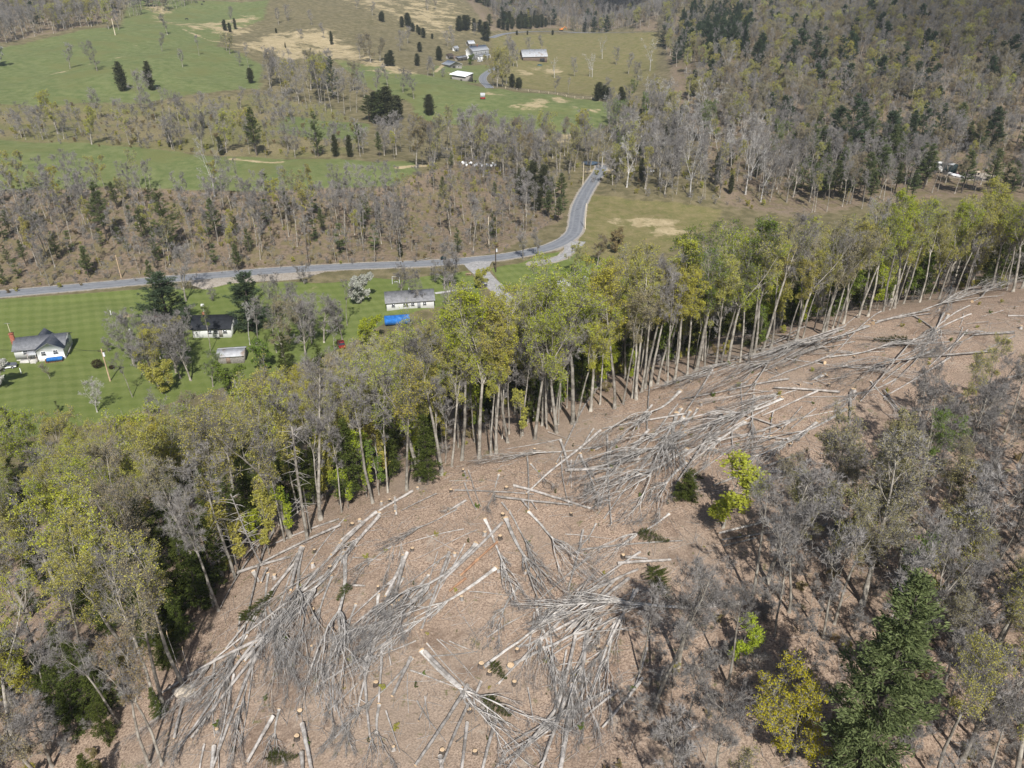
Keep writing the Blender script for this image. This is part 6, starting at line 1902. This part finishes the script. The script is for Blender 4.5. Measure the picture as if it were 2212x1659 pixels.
# weathered hay barn
ro, L = sited("hay_barn", (1130, 131), (1172, 134), 'large weathered hay barn with rust streaked grey tin roof in the far meadow', 'barn')
L = max(L, 22)
gabled(ro, L, 14.0, 5.0, 5.0, 'rust_boards', 'tin', over=.7)
mb = MB(); mb.box(-2.2, -.06, -.5, 2.2, .03, 3.2); dr = mb.build("door", M['black'], ro); dr.location = (L * .8, -.02, 0)
for U, V, paint, rz, lab in ((1036, 133, 'white_paint', .3, 'white car parked in the farmhouse yard'), (1166, 142, 'teal', .2, 'teal pickup parked below the weathered barn'), (1402, 371, 'white_paint', .1, 'white car glimpsed in the creek wood right of the road')):
    P = pix(U, V); car(P, rz, paint, lab)
o = thing_at("feed_trailer", 1043, 214, 'small red livestock feeder with grey hood alone in the green field', 'feeder')
mb = MB(); mb.box(-1.5, -1.3, .3, 1.5, 1.3, 1.3); mb.build("trough", M['red'], o)
mb = MB(); mb.prism([(-1.5, 1.3), (1.5, 1.3), (1.5, 2.9), (1.2, 3.6), (-1.2, 3.6), (-1.5, 2.9)], 'x', -1.4, 1.4); mb.build("hood", M['tin'], o)
for x in (-1.2, 1.2): mb = MB(); mb.tube([(x, -1.4, .3), (x, -1.15, .3)], .32, 10); mb.tube([(x, 1.15, .3), (x, 1.4, .3)], .32, 10); mb.build("wheel", M['black'], o)
o = thing_at("hay_wagon", 1021, 177, 'low dark hay wagon beside the open ended barn', 'wagon')
mb = MB(); mb.box(-3, -1.1, .8, 3, 1.1, 1.0); mb.build("bed", M['wood_pole_dark'], o)
for x in (-2, 2):
    for y in (-1, 1): mb = MB(); mb.tube([(x, y - .12, .45), (x, y + .12, .45)], .45, 10); mb.build("wheel", M['black'], o)
o = thing_at("excavator", 1212, 66.5, 'orange excavator parked beside the far road', 'excavator')
mb = MB(); mb.box(-2, -1.3, 1.1, 2, 1.3, 2.2); mb.box(.2, -1.2, 2.2, 1.7, 0, 3.2); mb.build("cab", M['orange'], o)
mb = MB(); mb.tube([(1.8, .4, 2), (4.2, .4, 4.6), (6.4, .4, 3.0), (6.6, .4, .8)], [.3, .28, .2, .2], 6); mb.build("arm", M['orange'], o)
for y in (-1.1, 1.1): mb = MB(); mb.box(-2.2, y - .35, .05, 2.2, y + .35, 1.0); mb.build("track", M['black'], o)
# fence between field and creek meadow
FP = smooth_line(world_line([(1092, 192), (1150, 199), (1240, 212), (1330, 226)]), 4.0)
o = link("field_fence", None); o.location = FP[0]
tag(o, 'long post and wire fence between the green field and creek meadow', 'fence')
for i, p in enumerate(FP[::2][:100]):
    mb = MB(); mb.box(-.14, -.14, -.2, .14, .14, 1.5); q = mb.build("post", M['wood_pole_pale'], o); q.location = np.array((p[0], p[1], H(p[0], p[1]))) - FP[0]
mb = MB()
for hgt in (.5, 1.0, 1.4): mb.tube(np.c_[FP[:, :2], HV(FP[:, 0], FP[:, 1]) + hgt] - FP[0], .04, 3)
mb.build("wire", M['wood_pole_pale'], o)


def cow(U, V, rz, label):
    P = pix(U, V)
    o = link("cow", None); o.location = P; o.rotation_euler = (0, 0, rz); o.scale = (1.25,) * 3
    V_, E, R_ = [], [], []
    def chain(pts, rad, start=None):
        prev = start
        for p, r in zip(pts, rad):
            V_.append(p); R_.append(r)
            if prev is not None: E.append((prev, len(V_) - 1))
            prev = len(V_) - 1
        return prev
    hip = chain([(-.75, 0, 1.05)], [.33])
    sh = chain([(-.2, 0, .98), (.4, 0, 1.0), (.72, 0, 1.08)], [.38, .37, .31], hip)
    neck = chain([(1.05, 0, .95), (1.3, 0, .55)], [.2, .16], sh)
    chain([(1.45, 0, .28), (1.55, 0, .12)], [.13, .09], neck)
    for s in (-1, 1):
        chain([(-.8, s * .2, .75), (-.72, s * .22, .55), (-.86, s * .22, .38), (-.82, s * .22, .03)], [.17, .11, .07, .06], hip)
        chain([(.66, s * .2, .65), (.66, s * .2, .35), (.66, s * .2, .03)], [.14, .08, .06], sh)
        chain([(1.25, s * .2, .68)], [.05], neck)
    chain([(-1.02, 0, .95), (-1.08, 0, .5)], [.05, .035], hip)
    me = bpy.data.meshes.new("cow"); me.from_pydata(V_, E, [])
    b = link("cow_body", me)
    b.modifiers.new("skin", 'SKIN'); sub = b.modifiers.new("sub", 'SUBSURF'); sub.levels = 1; sub.render_levels = 1
    for i, r in enumerate(R_): me.skin_vertices[0].data[i].radius = (r, r)
    me.skin_vertices[0].data[0].use_root = True
    dg = bpy.context.evaluated_depsgraph_get()
    m2 = bpy.data.meshes.new_from_object(b.evaluated_get(dg))
    bpy.data.objects.remove(b)
    m2.materials.clear(); m2.materials.append(M['black'])
    q = link("body", m2, o)
    tag(o, label, 'cow', 'black cows grazing on the hill')


cow(424, 7, .4, 'black cow grazing highest on the hill beside another')
cow(437, 11, 2.6, 'black cow grazing below the highest pair on the hill')
cow(440, 5, 1.2, 'black cow at the far end of the grazing herd')
cow(403, 43, .1, 'lone black cow grazing above the dry grass')

# pale scrap pile in the creek wood: appliances and tubs, each its own thing
for i in range(16):
    U, V = 1000 + i * 4.6 + random.uniform(-3, 3), 354 + random.uniform(0, 7) + i * .25
    P = pix(U, V)
    o = link("scrap_appliance", None); o.location = P; o.rotation_euler = (random.uniform(-.4, .4), random.uniform(-.4, .4), random.uniform(0, 3))
    w, d, h = random.uniform(.7, 1.1), random.uniform(.7, 1.0), random.uniform(.9, 1.7)
    mb = MB(); mb.box(-w / 2, -d / 2, 0, w / 2, d / 2, h); mb.build("casing", M['white_paint'], o)
    mb = MB(); mb.box(-w / 2 + .06, -d / 2 - .04, .1, w / 2 - .06, -d / 2 - .003, h - .1); mb.build("door", M['white_trim'] if i % 3 else M['grey_metal'], o)
    tag(o, 'discarded white appliance in the scrap pile among the creek wood trunks', 'scrap', 'discarded appliances in the creek wood')
# camp on the hillside
ro, L = sited("camp_trailer", (2014, 372), (2042, 376), 'dark camp trailer with white panels under the hillside pines', 'trailer')
L = max(L, 9)
mb = MB(); mb.box(0, 0, .6, L, 3.2, 4.2); mb.build("body", M['navy'], ro)
mb = MB(); mb.box(-.2, -.2, 4.202, L * .3, 3.3, 4.4); mb.box(L * .6, -.2, 4.202, L * .85, 3.3, 4.4); mb.build("roof_panel", M['white_trim'], ro)
mb = MB(); mb.box(L * .2, -.1, .6, L * .42, -.003, 3.2); mb.build("door", M['white_siding'], ro)
for i, (U, V, c, w, d, h, lab) in enumerate([(2052, 377, 'white_paint', 3.0, 1.5, 1.0, 'crumpled pale sheet heap next to the dark camp trailer'), (2062, 380, 'white_paint', 4.2, 1.6, 1.1, 'long white tarp heap in the middle of the camp'), (2074, 383, 'white_paint', 3.6, 1.6, 1.0, 'white tarp heap at the open end of the camp'),
                                            (2070, 379, 'dark_red', 3.0, 1.2, 1.1, 'dark red tarp heap behind the white camp tarps')]):
    P = pix(U, V); mb = MB(); mb.ell((0, 0, h * .35), (w * .55, d * .6, h * .65), 12, 7, 0, .16); o = mb.build("tarp_heap", M[c], None, False); o.location = P; o.rotation_euler = (0, 0, -.5); tag(o, lab, 'tarp', 'camp tarps')
o = thing_at("camp_table", 2107, 378, 'pale rolled table standing on dark legs in the camp yard', 'table')
mb = MB(); mb.box(-1.5, -.5, 1.0, 1.5, .5, 1.6); mb.build("tabletop", M['wood_pole_pale'], o)
for x in (-1.3, 1.3): mb = MB(); mb.box(x - .15, -.4, 0, x + .15, .4, 1.0); mb.build("leg", M['black'], o)
o = thing_at("mailbox", 1236, 545, 'small dark mailbox at the road bend', 'mailbox')
mb = MB(); mb.box(-.06, -.06, 0, .06, .06, 1.1); mb.build("post", M['wood_pole_dark'], o); mb = MB(); mb.box(-.15, -.28, 1.1, .15, .28, 1.4); mb.build("box", M['black'], o)
# low stone-and-log edging along the drive, fallen roadside log
many(log, lambda x, y: (x, y), [(895, 566, 930, 558, .16)], say='pale log lying on the roadside bank')
for U, V, lab in ((958, 561, 'dark green parked mower on the roadside verge opposite the cottage'),):
    o = thing_at("ride_mower", U, V, lab, 'mower'); mb = MB(); mb.box(-.9, -.5, .4, .9, .5, .9); mb.box(-.5, -.3, .9, .1, .3, 1.3); mb.build("body", M['navy'], o)
    for x in (-.6, .6):
        for y in (-.5, .5): mb = MB(); mb.tube([(x, y - .1, .3), (x, y + .1, .3)], .3, 9); mb.build("wheel", M['black'], o)
# far white house at the top of the valley
ro, L = sited("far_house", (1432, 14), (1441, 14), 'tiny white house among far woods at the valley head', 'house')
gabled(ro, max(L, 9), 8, 5, 2.5, 'white_siding', 'pale_shingle')

# ------------------------------------------------------------------ words for every tree, log and stump
MARKS = [("ranch house", 85, 750), ("dark roofed house", 460, 710), ("cottage", 885, 645), ("blue tarp shelter", 858, 690), ("road junction", 1035, 570), ("road bend", 1243, 490), ("tall farmhouse", 1040, 105),
         ("hay barn", 1152, 113), ("red feeder", 1043, 212), ("scrap pile", 1035, 357), ("camp trailer", 2030, 365), ("creek pond", 1276, 354), ("tall snag", 655, 1110), ("twin cedars", 290, 185), ("big round pine", 370, 700),
         ("tall bushy pine", 1905, 1560), ("lone lime tree", 1570, 1080), ("largest stump", 1102, 1440), ("transformer pole", 237, 800), ("grazing cows", 425, 12), ("dirt track", 915, 354), ("blossoming bush", 780, 650), ("pale boulder", 400, 1497),
         ("debarked logs", 985, 1240), ("yellow tree", 1760, 1560), ("upright log", 1836, 890), ("short hemlock", 1480, 1055), ("white field barn", 990, 172), ("far road", 1250, 69), ("long straight road", 1280, 400), ("roadside white trees", 1530, 290), ("round bush", 657, 605),
         ("braced pole", 1056, 500), ("ragged roadside pine", 335, 620), ("dry patches", 1150, 225), ("hill pole", 249, 66), ("tall bank pine", 370, 545)]


def bearing(u, v):
    k = min(range(len(MARKS)), key=lambda i: (MARKS[i][1] - u) ** 2 + ((MARKS[i][2] - v) * 1.2) ** 2)
    n, a, b = MARKS[k]
    dx, dy = u - a, v - b
    if abs(dx) < 28 and abs(dy) < 28: return "beside", n
    if abs(dx) > abs(dy) * 1.4: return ("right of" if dx > 0 else "left of"), n
    if abs(dy) > abs(dx) * 1.4: return ("below" if dy > 0 else "above"), n
    return ("lower " if dy > 0 else "upper ") + ("right of" if dx > 0 else "left of"), n


ORD = "first second third fourth fifth sixth seventh eighth ninth tenth eleventh twelfth thirteenth fourteenth fifteenth sixteenth seventeenth eighteenth".split()
rows = []
for o, look, zone, cat in TREES:
    x, y, z = o.location
    u, v = to_px(x, y, z)
    nm = o.name.split('.')[0].replace('_', ' ')
    kind = {'bare tree': 'tree', 'sparse tree': 'tree', 'budding tree': 'tree', 'slender tree': 'tree', 'spreading tree': 'tree', 'pine tree': 'pine', 'young pine': 'pine', 'hemlock tree': 'hemlock', 'cedar tree': 'cedar', 'sycamore tree': 'sycamore', 'blossoming tree': 'tree'}.get(nm, nm)
    rel, lm = bearing(u, v)
    rows.append((o, ' '.join(f"{look} {kind}".split()), f"{zone.replace(' the ', ' ')}, {rel} {lm}", cat, u, nm + 's ' + zone))
for o, P, Q, L, what, cat in SLASH:
    M_ = (P + Q) / 2
    u, v = to_px(*M_)
    rel, lm = bearing(u, v)
    extra = ''
    if cat not in ('stump',) and ' lying' not in what:
        a, b = to_px(*P), to_px(*Q)
        dx, dy = b[0] - a[0], b[1] - a[1]
        extra = 'lying level' if abs(dx) > 2.2 * abs(dy) else 'lying upright' if abs(dy) > 2.2 * abs(dx) else 'slanting ' + ('down' if (dx > 0) == (dy > 0) else 'up')
        extra = {'slanting down': 'slanting down rightward', 'slanting up': 'slanting up rightward'}.get(extra, extra) if len(what.split()) < 5 else extra
    rows.append((o, ' '.join(what.split()), (extra + ', ' if extra else '') + f"{rel} {lm}", cat, u, {'stump': 'sawn stumps of the clearing', 'log': 'bare logs of the clearing', 'pole': 'thin poles of the clearing', 'felled tree': 'felled trees of the clearing'}[cat]))
byl = {}
for r in rows: byl.setdefault((r[1], r[2]), []).append(r)
for (head, tail), rs in byl.items():
    rs.sort(key=lambda r: r[4])
    for i, (o, _h, _t2, cat, u, grp) in enumerate(rs):
        n = len(rs)
        if n == 1: lab = f"{head} {tail}"
        elif n == 2: lab = f"{head} {tail}, {'left' if i == 0 else 'right'} of two"
        elif n <= len(ORD): lab = f"{head} {tail}, {ORD[i]} from left"
        else: lab = f"{head} {tail}"
        if n > len(ORD): grp = grp + ' ' + tail.split(', ')[-1]
        if len(lab.replace('-', ' ').split()) > 16: print("LONG", lab)
        tag(o, lab, cat, grp)

# ------------------------------------------------------------------ the air between here and the far hills
mb = MB(); mb.box(-6800, -6100, -7.0, 6800, 7500, 230.0)
m, t, out = new_mat("valley_haze")
v = t.nodes.new("ShaderNodeVolumePrincipled")
v.inputs["Color"].default_value = (0.80, 0.90, 1.0, 1)
v.inputs["Density"].default_value = 0.00009
t.links.new(v.outputs[0], out.inputs["Volume"])
tag(mb.build("haze", m), kind="stuff")

# unseen clouds, added and placed to shade the far right hillside
m, t, out = new_mat("thin_shade_cloud")
q = NT(t)
mx, df, tp = q.n("MixShader"), q.n("BsdfDiffuse"), q.n("BsdfTransparent")
df.inputs[0].default_value = (0.9, 0.9, 0.92, 1)
mx.inputs[0].default_value = 0.22
t.links.new(tp.outputs[0], mx.inputs[1]); t.links.new(df.outputs[0], mx.inputs[2]); t.links.new(mx.outputs[0], out.inputs[0])
mb = MB()
for sx, sy, r in ((350, 570, 130), (500, 760, 210), (690, 1000, 260), (300, 1180, 190), (480, 520, 150), (140, 1240, 150), (640, 640, 170)):
    mb.ell((sx - SUN_H.x * 620, sy - SUN_H.y * 620, 705 + random.uniform(-15, 15)), (r, r * .9, 40), 28, 12, 0, .05)
tag(mb.build("shade_cloud", m, None, True), 'thin unseen clouds added to shade the far right hillside', kind="stuff")
